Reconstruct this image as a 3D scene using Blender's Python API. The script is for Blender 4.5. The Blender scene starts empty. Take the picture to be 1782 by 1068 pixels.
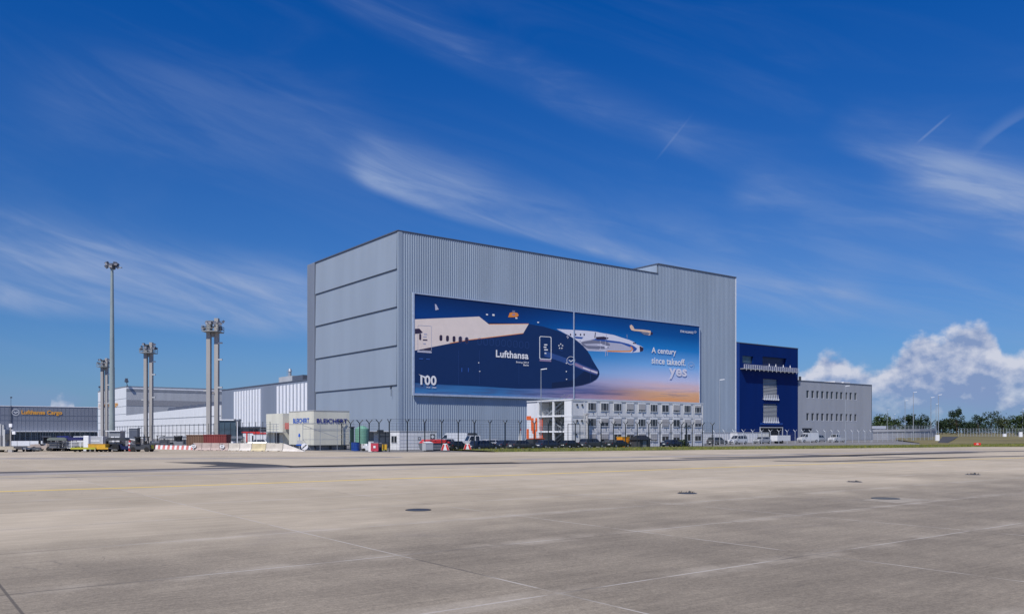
import bpy, bmesh, math, random
from mathutils import Vector, Matrix
random.seed(7)
PI = math.pi
R = math.radians
sc = bpy.context.scene
COL = sc.collection
F = 1457.0; CX = 891.0; HY = 752.0; EYE = 2.6
# ---------------------------------------------------------------- camera
cam = bpy.data.objects.new('camera', bpy.data.cameras.new('camera')); COL.objects.link(cam)
cam.location = (0, 0, EYE); cam.rotation_euler = (PI/2, 0, 0)
cam.data.sensor_width = 36; cam.data.lens = 36*F/1782; cam.data.shift_y = (HY-534)/1782
cam.data.clip_start = 0.1; cam.data.clip_end = 20000
sc.camera = cam
sc.render.resolution_x = 1024; sc.render.resolution_y = 613
sc.view_settings.view_transform = 'Standard'; sc.view_settings.look = 'None'
sc.view_settings.exposure = 0.0; sc.view_settings.gamma = 1
# ---------------------------------------------------------------- sun
SUN_EL = R(50); SUN_AZ = R(26)          # azimuth measured left of straight-behind-camera
sd = Vector((-math.sin(SUN_AZ)*math.cos(SUN_EL), -math.cos(SUN_AZ)*math.cos(SUN_EL), math.sin(SUN_EL)))
sl = bpy.data.lights.new('sun', 'SUN'); sl.energy = 4.5; sl.angle = R(0.53); sl.color = (1, .93, .84)
so = bpy.data.objects.new('sun', sl); COL.objects.link(so)
so.rotation_euler = (-sd).to_track_quat('-Z', 'Y').to_euler()
# ---------------------------------------------------------------- world
W = bpy.data.worlds.new('World'); sc.world = W; W.use_nodes = True
nt = W.node_tree; nt.nodes.clear()
def setin(tree, sock, v):
    if isinstance(v, bpy.types.NodeSocket): tree.links.new(v, sock)
    else: sock.default_value = v
class G_:
    """tiny node-expression helper"""
    def __init__(s, t): s.t = t
    def m(s, op, a, b=None, c=None, clamp=False):
        n = s.t.nodes.new('ShaderNodeMath'); n.operation = op; n.use_clamp = clamp
        setin(s.t, n.inputs[0], a)
        if b is not None: setin(s.t, n.inputs[1], b)
        if c is not None: setin(s.t, n.inputs[2], c)
        return n.outputs[0]
    def ss(s, v, a, b, lo=0., hi=1.):
        n = s.t.nodes.new('ShaderNodeMapRange'); n.interpolation_type = 'SMOOTHSTEP'
        setin(s.t, n.inputs[0], v); setin(s.t, n.inputs[1], a); setin(s.t, n.inputs[2], b)
        n.inputs[3].default_value = lo; n.inputs[4].default_value = hi
        return n.outputs[0]
    def xyz(s, x, y, z=0.):
        n = s.t.nodes.new('ShaderNodeCombineXYZ')
        for i, v in enumerate((x, y, z)): setin(s.t, n.inputs[i], v)
        return n.outputs[0]
    def sep(s, v):
        n = s.t.nodes.new('ShaderNodeSeparateXYZ'); setin(s.t, n.inputs[0], v); return n.outputs
    def noise(s, vec, scale, detail=4, rough=.5, dist=0.):
        n = s.t.nodes.new('ShaderNodeTexNoise'); setin(s.t, n.inputs['Vector'], vec)
        n.inputs['Scale'].default_value = scale; n.inputs['Detail'].default_value = detail
        n.inputs['Roughness'].default_value = rough; n.inputs['Distortion'].default_value = dist
        return n.outputs[0]
    def mix(s, f, a, b, mode='MIX'):
        n = s.t.nodes.new('ShaderNodeMix'); n.data_type = 'RGBA'; n.blend_type = mode
        setin(s.t, n.inputs[0], f)
        for k, v in ((6, a), (7, b)):
            if isinstance(v, tuple): v = (*v[:3], 1)
            setin(s.t, n.inputs[k], v)
        return n.outputs[2]
    def ramp(s, f, stops, interp='LINEAR'):
        n = s.t.nodes.new('ShaderNodeValToRGB'); cr = n.color_ramp; cr.interpolation = interp
        setin(s.t, n.inputs[0], f)
        while len(cr.elements) < len(stops): cr.elements.new(0.5)
        for e, (p, c) in zip(cr.elements, stops):
            e.position = p; e.color = (*c, 1) if isinstance(c, tuple) else (c, c, c, 1)
        return n.outputs[0]
g = G_(nt)
out = nt.nodes.new('ShaderNodeOutputWorld'); bg = nt.nodes.new('ShaderNodeBackground')
sky = nt.nodes.new('ShaderNodeTexSky'); sky.sky_type = 'NISHITA'; sky.sun_disc = False
sky.sun_elevation = SUN_EL; sky.sun_rotation = PI + SUN_AZ
sky.altitude = 100; sky.air_density = 1.0; sky.dust_density = 0.4; sky.ozone_density = 3.0
tc = nt.nodes.new('ShaderNodeTexCoord')
dx, dy, dz = g.sep(tc.outputs['Generated'])
az = g.m('ARCTAN2', dx, dy)                                   # 0 = north, radians, + to the east
el = g.m('DIVIDE', dz, g.m('SQRT', g.m('ADD', g.m('MULTIPLY', dx, dx), g.m('MULTIPLY', dy, dy))))
def AZ(px): return math.atan((px-CX)/F)
def EL(px, py): return (HY-py)/math.hypot(F, px-CX)
# deepen towards the zenith
deep = g.ss(el, 0.0, 0.60)
skyc = g.mix(1.0, sky.outputs[0], g.mix(deep, (0.28, 0.51, 0.84), (0.005, 0.42, 1.06)), 'MULTIPLY')
warp = g.noise(g.xyz(g.m('MULTIPLY', az, 3.), g.m('MULTIPLY', el, 6.), 1.3), 1.0, 3)
wisp = g.noise(g.xyz(g.m('ADD', g.m('MULTIPLY', az, 3.0), g.m('MULTIPLY', el, 1.0)),
                     g.m('ADD', g.m('MULTIPLY', el, 11.), g.m('MULTIPLY', az, 3.2)), 4.7), 1.2, 6, .55, .9)
wispf = g.noise(g.xyz(g.m('ADD', g.m('MULTIPLY', az, 7.), g.m('MULTIPLY', el, 3.0)),
                      g.m('ADD', g.m('MULTIPLY', el, 34.), g.m('MULTIPLY', az, 10.)), 9.1), 1.2, 5, .6, .8)
def band(p0, p1, up, dn, bend=0., amt=1., nw=.05, taper=.18):
    """a streak between two pixel-like directions: soft on its upper side (up) and crisper below (dn)"""
    a0, e0, a1, e1 = AZ(p0[0]), EL(*p0), AZ(p1[0]), EL(*p1)
    L = math.hypot(a1-a0, e1-e0); cx, cy = (a1-a0)/L, (e1-e0)/L
    da = g.m('SUBTRACT', az, a0); de = g.m('SUBTRACT', el, e0)
    s = g.m('DIVIDE', g.m('ADD', g.m('MULTIPLY', da, cx), g.m('MULTIPLY', de, cy)), L)
    d = g.m('SUBTRACT', g.m('MULTIPLY', de, cx), g.m('MULTIPLY', da, cy))
    d = g.m('ADD', d, g.m('MULTIPLY', g.m('SUBTRACT', warp, .5), nw))
    if bend: d = g.m('ADD', d, g.m('MULTIPLY', g.m('MULTIPLY', s, g.m('SUBTRACT', 1., s)), bend))
    f = g.m('MULTIPLY', g.ss(d, -dn, 0.), g.ss(d, 0., up, 1., 0.))
    f = g.m('MULTIPLY', f, g.m('MULTIPLY', g.ss(s, 0., taper), g.ss(s, 1.-taper*1.4, 1., 1., 0.)))
    return g.m('MULTIPLY', f, amt)
tot = None
for b_ in [band((590, 285), (1560, 520), .075, .014, .05, .36, .02, .06), band((600, 300), (1540, 515), .022, .012, .05, .32, .02, .06),
           band((560, 270), (900, 345), .06, .02, .02, .34, .03, .25),
           band((1500, 320), (2300, 530), .10, .03, .00, .78, .04, .25),
           band((1420, 225), (1950, 440), .06, .02, .00, .36, .03),
           band((1250, 340), (1720, 410), .06, .03, .00, .26, .03),
           band((-600, 390), (720, 600), .10, .025, .00, 1.05, .06), band((-500, 300), (620, 520), .06, .03, .0, .3, .05),
           band((480, -60), (1400, 320), .05, .03, -.02, .22, .03),
           band((1100, 470), (2100, 620), .11, .04, .00, .42, .04),
           band((0, 160), (700, 240), .10, .08, .0, .14, .06)]:
    tot = b_ if tot is None else g.m('ADD', tot, b_)
tot = g.m('MULTIPLY', tot, g.m('ADD', .30, g.m('MULTIPLY', g.ss(wisp, .34, .66), .55)))
tot = g.m('MULTIPLY', tot, g.m('ADD', .60, g.m('MULTIPLY', g.ss(wispf, .3, .7), .7)))
for b_ in [band((1135, 287), (1212, 190), .0022, .0022, 0, .12, .0, .4),
           band((1590, 254), (1660, 194), .0022, .0022, 0, .24, .0, .3),
           band((1680, 285), (1860, 170), .014, .004, -.04, .18, .004, .4)]:
    tot = g.m('ADD', tot, b_)
tot = g.m('MINIMUM', tot, .85)
tot = g.m('ADD', tot, g.m('MULTIPLY', g.ss(wisp, .42, .75), .05))
c1 = g.mix(tot, skyc, (2.9, 3.9, 6.2))
# low cumulus bank to the right + a small one far left
bil = g.noise(g.xyz(g.m('MULTIPLY', az, 30.), g.m('MULTIPLY', el, 38.), 2.2), 1.0, 8, .58)
off = g.noise(g.xyz(g.m('MULTIPLY', g.m('SUBTRACT', az, .007), 30.), g.m('MULTIPLY', g.m('ADD', el, .010), 38.), 2.2), 1.0, 7, .55)
big = g.noise(g.xyz(g.m('MULTIPLY', az, 9.), g.m('MULTIPLY', el, 24.), 7.7), 1.0, 5, .55)
prof = [(1380, 655), (1405, 636), (1440, 604), (1462, 606), (1490, 628), (1530, 634), (1556, 612), (1580, 580), (1606, 564), (1640, 568),
        (1662, 560), (1690, 550), (1706, 541), (1726, 556), (1745, 600), (1765, 612), (1790, 600), (1850, 590), (1950, 610), (2300, 660)]
lo, hi = AZ(60), AZ(2400)
stops = [(0.0, 0.0), ((AZ(76)-lo)/(hi-lo), 0.0), ((AZ(90)-lo)/(hi-lo), .150), ((AZ(110)-lo)/(hi-lo), .165), ((AZ(128)-lo)/(hi-lo), .150), ((AZ(142)-lo)/(hi-lo), 0.0), ((AZ(1370)-lo)/(hi-lo), 0.0)]
for px, py in prof: stops.append(((AZ(px)-lo)/(hi-lo), EL(px, py)*4))
# scale the far-left stops to real elevations
stops = [(p, (v if i > 6 else (0.0 if v == 0 else EL(110, 677+((v < .16)*8))*4))) for i, (p, v) in enumerate(stops)]
pr = g.ramp(g.m('DIVIDE', g.m('SUBTRACT', az, lo), hi-lo), stops, 'EASE')
top = g.m('SUBTRACT', g.m('DIVIDE', pr, 4.), .004)
edge = g.m('SUBTRACT', g.m('ADD', top, g.m('MULTIPLY', g.m('SUBTRACT', bil, .54), .050)), el)
cm = g.m('MULTIPLY', g.ss(edge, -.004, .012), g.ss(top, .006, .02))
depthc = g.ss(g.m('ADD', edge, g.m('MULTIPLY', g.m('SUBTRACT', big, .5), .09)), -.01, .085)                                # 0 at the lit tops, 1 deep in the bank
lit = g.m('SUBTRACT', g.m('MULTIPLY', g.m('SUBTRACT', bil, off), 3.6), g.m('MULTIPLY', depthc, 1.0))
litf = g.m('ADD', .84, lit, clamp=True)
ccol = g.mix(litf, (2.2, 3.1, 5.3), (6.0, 6.3, 7.4))
thin = g.m('MULTIPLY', cm, g.m('SUBTRACT', 1., g.m('MULTIPLY', g.m('MULTIPLY', g.ss(el, .075, .0), g.ss(big, .62, .38)), .55)))
veil = g.m('ADD', g.m('MULTIPLY', g.ss(el, .10, .0), g.ss(big, .35, .7)), g.m('MULTIPLY', g.ss(el, .16, .0), .75))
c2 = g.mix(g.m('MULTIPLY', veil, .45), c1, (2.1, 3.1, 5.4))
c3 = g.mix(g.m('MULTIPLY', thin, g.ss(el, .0, .05, .55, 1.)), c2, ccol)
nt.links.new(c3, bg.inputs[0]); bg.inputs[1].default_value = 0.1
nt.links.new(bg.outputs[0], out.inputs[0])

# ---------------------------------------------------------------- geometry helpers
ul = math.hypot((2816-CX)/F, 1.0)
U = Vector(((2816-CX)/F/ul, 1/ul, 0)); V = Vector((-U.y, U.x, 0)); ZV = Vector((0, 0, 1))
ROT = math.atan2(U.y, U.x)
def G(px, py):            # ground point seen at that place of the photograph
    Y = F*EYE/(py-HY); return Vector(((px-CX)/F*Y, Y, 0))
def P(px, Y, z=0.0): return Vector(((px-CX)/F*Y, Y, z))
def tU(o, px):            # distance along U from o (a ground point) until the bearing px is met
    k = (px-CX)/F; return (k*o.y-o.x)/(U.x-k*U.y)
def sV(o, px):
    k = (px-CX)/F; return (k*o.y-o.x)/(V.x-k*V.y)
def hz(py, Y): return EYE+(HY-py)/F*Y

class MB:
    def __init__(s): s.v = []; s.f = []; s.mi = []
    def add(s, vs, fs, mi=0, M=None):
        b = len(s.v)
        s.v += [tuple(M @ Vector(p)) if M else tuple(p) for p in vs]
        for f in fs: s.f.append(tuple(b+i for i in f)); s.mi.append(mi)
        return s
    def box(s, x0, y0, z0, x1, y1, z1, mi=0, M=None):
        vs = [(x0,y0,z0),(x1,y0,z0),(x1,y1,z0),(x0,y1,z0),(x0,y0,z1),(x1,y0,z1),(x1,y1,z1),(x0,y1,z1)]
        return s.add(vs, [(0,3,2,1),(4,5,6,7),(0,1,5,4),(1,2,6,5),(2,3,7,6),(3,0,4,7)], mi, M)
    def cyl(s, p0, p1, r0, r1=None, n=10, mi=0, cap=True):
        r1 = r0 if r1 is None else r1
        p0 = Vector(p0); p1 = Vector(p1); d = (p1-p0).normalized()
        a = d.orthogonal().normalized(); b = d.cross(a)
        vs = []
        for p, r in ((p0, r0), (p1, r1)):
            for i in range(n):
                t = 2*PI*i/n; vs.append(p+a*math.cos(t)*r+b*math.sin(t)*r)
        fs = [(i, (i+1) % n, n+(i+1) % n, n+i) for i in range(n)]
        if cap: fs += [tuple(range(n))[::-1], tuple(range(n, 2*n))]
        return s.add(vs, fs, mi)
    def prism(s, poly, y0, y1, mi=0, inset=0.):
        """poly of (x,z) extruded in y"""
        n = len(poly)
        vs = [(x, y0, z) for x, z in poly]+[(x, y1, z) for x, z in poly]
        fs = [(i, n+i, n+(i+1) % n, (i+1) % n) for i in range(n)]+[tuple(range(n)), tuple(range(n, 2*n))[::-1]]
        return s.add(vs, fs, mi)
    def quad(s, a, b, c, d, mi=0): return s.add([a, b, c, d], [(0, 1, 2, 3)], mi)
    def build(s, name, mats, parent=None, smooth=False, bevel=0.):
        me = bpy.data.meshes.new(name); me.from_pydata([tuple(v) for v in s.v], [], s.f)
        if not isinstance(mats, (list, tuple)): mats = [mats]
        for m in mats: me.materials.append(m)
        me.polygons.foreach_set('material_index', s.mi)
        if smooth: me.polygons.foreach_set('use_smooth', [True]*len(s.f))
        bm = bmesh.new(); bm.from_mesh(me); bmesh.ops.recalc_face_normals(bm, faces=bm.faces); bm.to_mesh(me); bm.free()
        o = bpy.data.objects.new(name, me); COL.objects.link(o)
        if parent: o.parent = parent
        if bevel:
            md = o.modifiers.new('bevel', 'BEVEL'); md.width = bevel; md.segments = 2; md.limit_method = 'ANGLE'
        return o
def tag(o, label, cat, group=None):
    o['label'] = label; o['category'] = cat
    if group: o['group'] = group
    return o
def thing(name, label, cat, loc=(0, 0, 0), rz=0., group=None):
    o = bpy.data.objects.new(name, None); COL.objects.link(o); o.empty_display_size = .2
    o.location = loc; o.rotation_euler = (0, 0, rz)
    return tag(o, label, cat, group)
def struct(o, kind='structure'): o['kind'] = kind; return o
def copy_tree(o, parent=None):
    c = o.copy(); COL.objects.link(c); c.parent = parent
    for ch in list(KIDS.get(o.name, [])) or [x for x in bpy.data.objects if x.parent == o]: copy_tree(ch, c)
    return c
KIDS = {}
# ---------------------------------------------------------------- materials
def lin(c):
    return tuple(((x/255)/12.92 if x/255 <= .04045 else ((x/255+.055)/1.055)**2.4) for x in c)
MATS = {}
def mat(name, col, rough=.6, metal=0., var=.12, scale=1.5, bump=0., spec=.5, streak=False):
    if name in MATS: return MATS[name]
    m = bpy.data.materials.new(name); m.use_nodes = True; t = m.node_tree; b = t.nodes['Principled BSDF']
    q = G_(t); tcn = t.nodes.new('ShaderNodeTexCoord')
    vec = tcn.outputs['Object']
    if streak:
        x, y, z = q.sep(vec); vec = q.xyz(x, y, q.m('MULTIPLY', z, .12))
    n = q.noise(vec, scale, 6, .6)
    f = q.ss(n, .3, .7, 1-var, 1+var*.7)
    c = q.mix(1.0, tuple(col), q.xyz(f, f, f), 'MULTIPLY')
    t.links.new(c, b.inputs['Base Color'])
    b.inputs['Roughness'].default_value = rough; b.inputs['Metallic'].default_value = metal
    b.inputs['Specular IOR Level'].default_value = spec
    if bump:
        bn = t.nodes.new('ShaderNodeBump'); bn.inputs['Strength'].default_value = bump; bn.inputs['Distance'].default_value = .05
        t.links.new(q.noise(vec, scale*9, 4), bn.inputs['Height']); t.links.new(bn.outputs[0], b.inputs['Normal'])
    MATS[name] = m; return m
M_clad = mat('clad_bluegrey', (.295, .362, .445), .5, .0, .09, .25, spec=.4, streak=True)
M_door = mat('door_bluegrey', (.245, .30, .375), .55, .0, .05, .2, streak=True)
M_trim = mat('trim_dark', (.09, .105, .14), .5)
M_hall = mat('hall_grey', (.20, .235, .30), .55, 0, .07, .2, streak=True)
M_white = mat('white_paint', (.72, .74, .76), .45, 0, .06, .8, streak=True)
M_louv = mat('louvre_white', (.80, .82, .86), .5, 0, .04)
M_offw = mat('office_white', (.66, .68, .71), .5, 0, .09, .5, streak=True)
M_cream = mat('trailer_cream', (.60, .60, .52), .6, 0, .10, .35, streak=True)
M_greyl = mat('light_grey', (.42, .44, .46), .6, 0, .08, .4, streak=True)
M_grey = mat('mid_grey', (.22, .24, .27), .6, 0, .1, .5)
M_dark = mat('dark_grey', (.045, .05, .06), .5)
M_black = mat('black', (.012, .013, .016), .5)
M_blue = mat('deep_blue', (.0, .017, .125), .6, 0, .08, .3, spec=.15, streak=True)
M_blue2 = mat('panel_blue', (.006, .05, .26), .45)
M_conc = mat('mast_concrete', (.36, .35, .34), .8, 0, .12, .5, bump=.3, streak=True)
M_barr = mat('barrier_concrete', (.50, .47, .42), .85, 0, .18, .9, bump=.4)
M_barp = mat('barrier_pink', (.42, .34, .31), .85, 0, .2, .9, bump=.4)
M_barw = mat('barrier_pale', (.60, .57, .53), .85, 0, .15, .9, bump=.4)
M_glass = mat('window_glass', (.018, .022, .03), .08, 0, .3, .7, spec=.8)
M_glassb = mat('glass_blue', (.05, .08, .11), .12, 0, .3, .5, spec=.8)
M_shut = mat('shutter_grey', (.40, .40, .41), .6, 0, .08)
M_steel = mat('galvanised', (.42, .45, .48), .4, .5, .12, 2)
M_post = mat('fence_green_black', (.012, .02, .028), .5)
M_gpost = mat('fence_grey', (.42, .46, .52), .5, .2)
M_wire = mat('wire_grey', (.20, .23, .26), .5, .3)
M_red = mat('red_paint', (.55, .035, .03), .45)
M_orange = mat('orange_paint', (.70, .13, .03), .5)
M_yel = mat('yellow_paint', (.62, .36, .03), .5)
M_gold = mat('gold_letter', (.75, .36, .05), .5)
M_lime = mat('lime_paint', (.42, .42, .04), .5)
M_navy = mat('navy_paint', (.01, .017, .08), .4)
M_bluep = mat('blue_paint', (.01, .05, .25), .4)
M_brown = mat('container_brown', (.16, .095, .065), .7, 0, .2, .8, streak=True)
M_redc = mat('container_red', (.20, .035, .035), .7, 0, .2, .8, streak=True)
M_green = mat('green_tarp', (.16, .36, .27), .6)
M_rub = mat('rubber', (.015, .015, .015), .85)
M_rim = mat('alloy', (.45, .46, .48), .3, .7)
M_lamp = mat('lamp_glass', (.8, .82, .85), .25)
M_tail = mat('tail_red', (.14, .008, .008), .3)
M_asph = mat('asphalt', (.055, .055, .057), .9, 0, .3, .6, bump=.3)
M_bark = mat('bark', (.05, .038, .028), .9)
def leafmat(name, c1, c2):
    m = bpy.data.materials.new(name); m.use_nodes = True; t = m.node_tree; b = t.nodes['Principled BSDF']; q = G_(t)
    tcn = t.nodes.new('ShaderNodeTexCoord'); n = q.noise(tcn.outputs['Object'], .9, 5)
    t.links.new(q.mix(q.ss(n, .35, .65), c1, c2), b.inputs['Base Color']); b.inputs['Roughness'].default_value = .7
    b.inputs['Specular IOR Level'].default_value = .2
    return m
M_leafs = [leafmat('leaf_dark', (.012, .028, .016), (.035, .06, .025)), leafmat('leaf_mid', (.022, .045, .018), (.055, .085, .025)),
           leafmat('leaf_olive', (.035, .05, .022), (.075, .09, .04))]
M_grass = leafmat('grass_blade', (.10, .13, .025), (.24, .24, .05))

def rotz(o, x, y): return o
def frame(o):                       # rotation matrix of the site grid (x along U, y along V)
    return Matrix.Translation(o) @ Matrix.Rotation(ROT, 4, 'Z')
# ================================================================ GROUND
def ground_mat():
    m = bpy.data.materials.new('apron_concrete'); m.use_nodes = True; t = m.node_tree; b = t.nodes['Principled BSDF']; q = G_(t)
    tcn = t.nodes.new('ShaderNodeTexCoord'); x, y, z = q.sep(tcn.outputs['Object'])
    u = q.m('ADD', q.m('MULTIPLY', x, U.x), q.m('MULTIPLY', y, U.y))
    v = q.m('ADD', q.m('MULTIPLY', x, V.x), q.m('MULTIPLY', y, V.y))
    vec = q.xyz(u, v, 0.)
    def joint(c, c0, per, w):
        d = q.m('ABSOLUTE', q.m('SUBTRACT', q.m('MODULO', q.m('ADD', c, per*400-c0+per/2), per), per/2))
        return q.ss(d, w*.35, w, 1., 0.)
    big = q.noise(vec, .055, 6, .6); mid = q.noise(vec, .45, 6, .62); fine = q.noise(vec, 9., 5, .7)
    streak = q.noise(q.xyz(q.m('MULTIPLY', u, .10), q.m('MULTIPLY', v, 1.5), 0.), 1.0, 6, .65)
    streak2 = q.noise(q.xyz(q.m('MULTIPLY', u, .6), q.m('MULTIPLY', v, 9.), 3.), 1.0, 5, .7)
    cu = q.m('FLOOR', q.m('DIVIDE', q.m('ADD', u, 7.15*400-8.8), 7.15)); cv = q.m('FLOOR', q.m('DIVIDE', q.m('ADD', v, 5.25*400-15.6), 5.25))
    wn = t.nodes.new('ShaderNodeTexWhiteNoise'); wn.noise_dimensions = '2D'; t.links.new(q.xyz(cu, cv, 0.), wn.inputs[0])
    base = q.mix(q.ss(big, .3, .7), (.405, .345, .255), (.50, .43, .325))
    # the older, more worn bays nearer the camera
    worn = q.ss(q.m('ADD', v, q.m('MULTIPLY', q.m('SUBTRACT', big, .5), 26.)), 15., 27., 1., 0.)
    base = q.mix(worn, base, q.mix(q.ss(mid, .35, .65), (.235, .202, .156), (.268, .231, .178)))
    k = q.m('ADD', .80, q.m('MULTIPLY', mid, .40)); base = q.mix(.85, base, q.xyz(k, k, k), 'MULTIPLY')
    k = q.ss(streak, .30, .72, .92, 1.06); base = q.mix(1., base, q.xyz(k, k, k), 'MULTIPLY')
    k = q.ss(streak2, .25, .75, .86, 1.13); base = q.mix(.75, base, q.xyz(k, k, k), 'MULTIPLY')
    spk = q.noise(vec, 26., 3, .8); k = q.ss(spk, .25, .75, .72, 1.25); base = q.mix(q.m('ADD', .25, q.m('MULTIPLY', worn, .6)), base, q.mix(1., base, q.xyz(k, k, k), 'MULTIPLY'))
    crk = q.m('ABSOLUTE', q.m('SUBTRACT', q.noise(vec, .11, 4, .6, 1.2), .5)); crk = q.m('MULTIPLY', q.ss(crk, .0, .0022, 1., 0.), q.ss(q.noise(vec, .07, 2), .5, .6))
    k = q.ss(fine, .2, .8, .78, 1.22); base = q.mix(worn, base, q.mix(1., base, q.xyz(k, k, k), 'MULTIPLY'))
    k = q.ss(wn.outputs[0], 0., 1., .95, 1.05); base = q.mix(1., base, q.xyz(k, k, k), 'MULTIPLY')
    # pale drying rims beside the long joints
    rim = q.m('MULTIPLY', joint(v, 15.6, 5.25, .55), q.ss(mid, .40, .65)); base = q.mix(q.m('MULTIPLY', rim, .36), base, (.46, .41, .34))
    # blotchy darker damp patches
    blot = q.ss(q.noise(vec, .16, 5, .6, .6), .60, .70); base = q.mix(q.m('MULTIPLY', blot, .22), base, (.19, .17, .16))
    base = q.mix(q.m('MULTIPLY', crk, .45), base, (.11, .10, .09))
    jw = q.m('ADD', joint(v, 15.6, 5.25, .035), joint(u, 8.8, 7.15, .035), clamp=True)
    jn = q.noise(vec, .25, 3)
    pale = q.m('MULTIPLY', q.ss(jn, .33, .45), q.ss(u, 3., 5.))
    brk = q.ss(q.noise(vec, .8, 5), .32, .52)
    base = q.mix(q.m('MULTIPLY', q.m('MULTIPLY', jw, pale), q.m('MULTIPLY', brk, .75)), base, (.50, .47, .43))
    base = q.mix(q.m('MULTIPLY', q.m('MULTIPLY', jw, q.m('SUBTRACT', 1., pale)), .7), base, (.07, .065, .06))
    t.links.new(base, b.inputs['Base Color']); b.inputs['Roughness'].default_value = .85; b.inputs['Specular IOR Level'].default_value = .25
    bn = t.nodes.new('ShaderNodeBump'); bn.inputs['Strength'].default_value = .35; bn.inputs['Distance'].default_value = .03
    t.links.new(q.m('ADD', fine, q.m('MULTIPLY', streak2, .8)), bn.inputs['Height']); t.links.new(bn.outputs[0], b.inputs['Normal'])
    return m
M_apron = ground_mat()
M_site = mat('site_tarmac', (.20, .195, .19), .9, 0, .2, .05, bump=.2)
m = MB(); m.quad((-9000, -400, -.02), (9000, -400, -.02), (9000, 12000, -.02), (-9000, 12000, -.02)); struct(m.build('ground', M_site))
m = MB()
e0 = G(862, 786.3); e1 = G(1782, 776.4); e2 = e1+(e1-e0)*1.2
m.add([(-420, -60, 0), (420, -60, 0), (420, e2.y, 0), e2, e0, G(640, 786.6)+Vector((0, 0, 0)), P(300, 150), P(-400, 170), (-420, 150, 0)], [tuple(range(9))])
apron = struct(m.build('apron', M_apron))
def strip(pts, w, z, name, mt, parent, widths=None):
    mb = MB(); vs = []
    for i, p in enumerate(pts):
        a = pts[max(0, i-1)]; b = pts[min(len(pts)-1, i+1)]; d = (b-a).normalized(); n = Vector((-d.y, d.x, 0))
        ww = (widths[i] if widths else w)/2
        vs += [(p.x-n.x*ww, p.y-n.y*ww, z), (p.x+n.x*ww, p.y+n.y*ww, z)]
    mb.add(vs, [(2*i, 2*i+2, 2*i+3, 2*i+1) for i in range(len(pts)-1)])
    return mb.build(name, mt, parent)
def dense(pts, n=10):
    o = []
    for a, b in zip(pts[:-1], pts[1:]):
        for i in range(n): o.append(a.lerp(b, i/n))
    return o+[pts[-1]]
def wornpaint(name, col, under, lo, hi, sc_=2.):
    m = bpy.data.materials.new(name); m.use_nodes = True; t = m.node_tree; b = t.nodes['Principled BSDF']; q = G_(t)
    tcn = t.nodes.new('ShaderNodeTexCoord'); x, y, z = q.sep(tcn.outputs['Object'])
    u = q.m('ADD', q.m('MULTIPLY', x, U.x), q.m('MULTIPLY', y, U.y)); v = q.m('ADD', q.m('MULTIPLY', x, V.x), q.m('MULTIPLY', y, V.y))
    n = q.noise(q.xyz(q.m('MULTIPLY', u, .15), v, 0.), sc_, 6, .65)
    t.links.new(q.mix(q.ss(n, lo, hi), under, col), b.inputs['Base Color']); b.inputs['Roughness'].default_value = .8
    return m
M_yline = wornpaint('yellow_line_paint', (.78, .56, .11), (.60, .46, .20), .25, .5)
M_tyre = wornpaint('tyre_rubber', (.07, .066, .064), (.22, .20, .185), .22, .6, 1.2)
M_tyre2 = wornpaint('tyre_rubber_faint', (.17, .155, .145), (.40, .36, .32), .38, .72, 1.2)
yl = [G(-300, 862.5), G(0, 855), G(250, 847.5), G(450, 840.7), G(700, 832), G(882, 826.5), G(1100, 818.5), G(1326, 810.2), G(1550, 803), G(1680, 799), G(1860, 794)]
strip(dense(yl), .42, .004, 'yellow_line', M_yline, apron)
def tm(pts, w, mt=M_tyre): strip(dense([G(*p) for p in pts]), w, .005 if mt is M_tyre else .0035, 'tyre_mark', mt, apron)
tm([(-100, 824.5), (0, 822), (230, 817.5), (450, 812.6), (700, 807.6), (900, 804.5)], 2.4)
tm([(-100, 828), (200, 820), (500, 813.5), (700, 808.8), (1000, 803.6), (1250, 798.5)], 3.5, M_tyre2)
tm([(500, 812.2), (900, 805.2), (1200, 799.5), (1350, 796), (1550, 790.6), (1700, 787)], 2.6)
tm([(1180, 796.8), (1310, 794.6), (1480, 791.6), (1660, 786.5), (1860, 782.8)], 2.8)
tm([(1350, 801.5), (1420, 803), (1560, 799), (1700, 794.5), (1900, 790.5)], 1.8)
tm([(1380, 790.2), (1480, 793.5), (1600, 796.4), (1680, 796.2)], 1.8)
tm([(900, 799), (1200, 793), (1500, 787.6), (1700, 784)], 3.5, M_tyre2)
tm([(0, 797), (200, 798), (420, 797), (700, 795)], 4, M_tyre2)
tm([(-50, 833), (300, 826), (900, 811)], .7, M_tyre2)
m = MB(); m.add([tuple(G(*p)+Vector((0, 0, .0055))) for p in [(285, 804), (380, 803), (480, 808), (520, 811), (430, 812), (345, 811.5), (380, 808.5)]], [tuple(range(7))])
m.build('asphalt_patch', M_asph, apron)
m = MB(); a = P(-40, 114); 
for (x0, x1, y) in ((168, 192, 791.5), (400, 416, 787.8), (446, 456, 787.2)):
    p, r = G(x0, y), G(x1, y); m.quad(p+ZV*.006, r+ZV*.006, r+Vector((0, .5, .006)), p+Vector((0, .5, .006)))
m.build('white_dash', M_white, apron)
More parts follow.
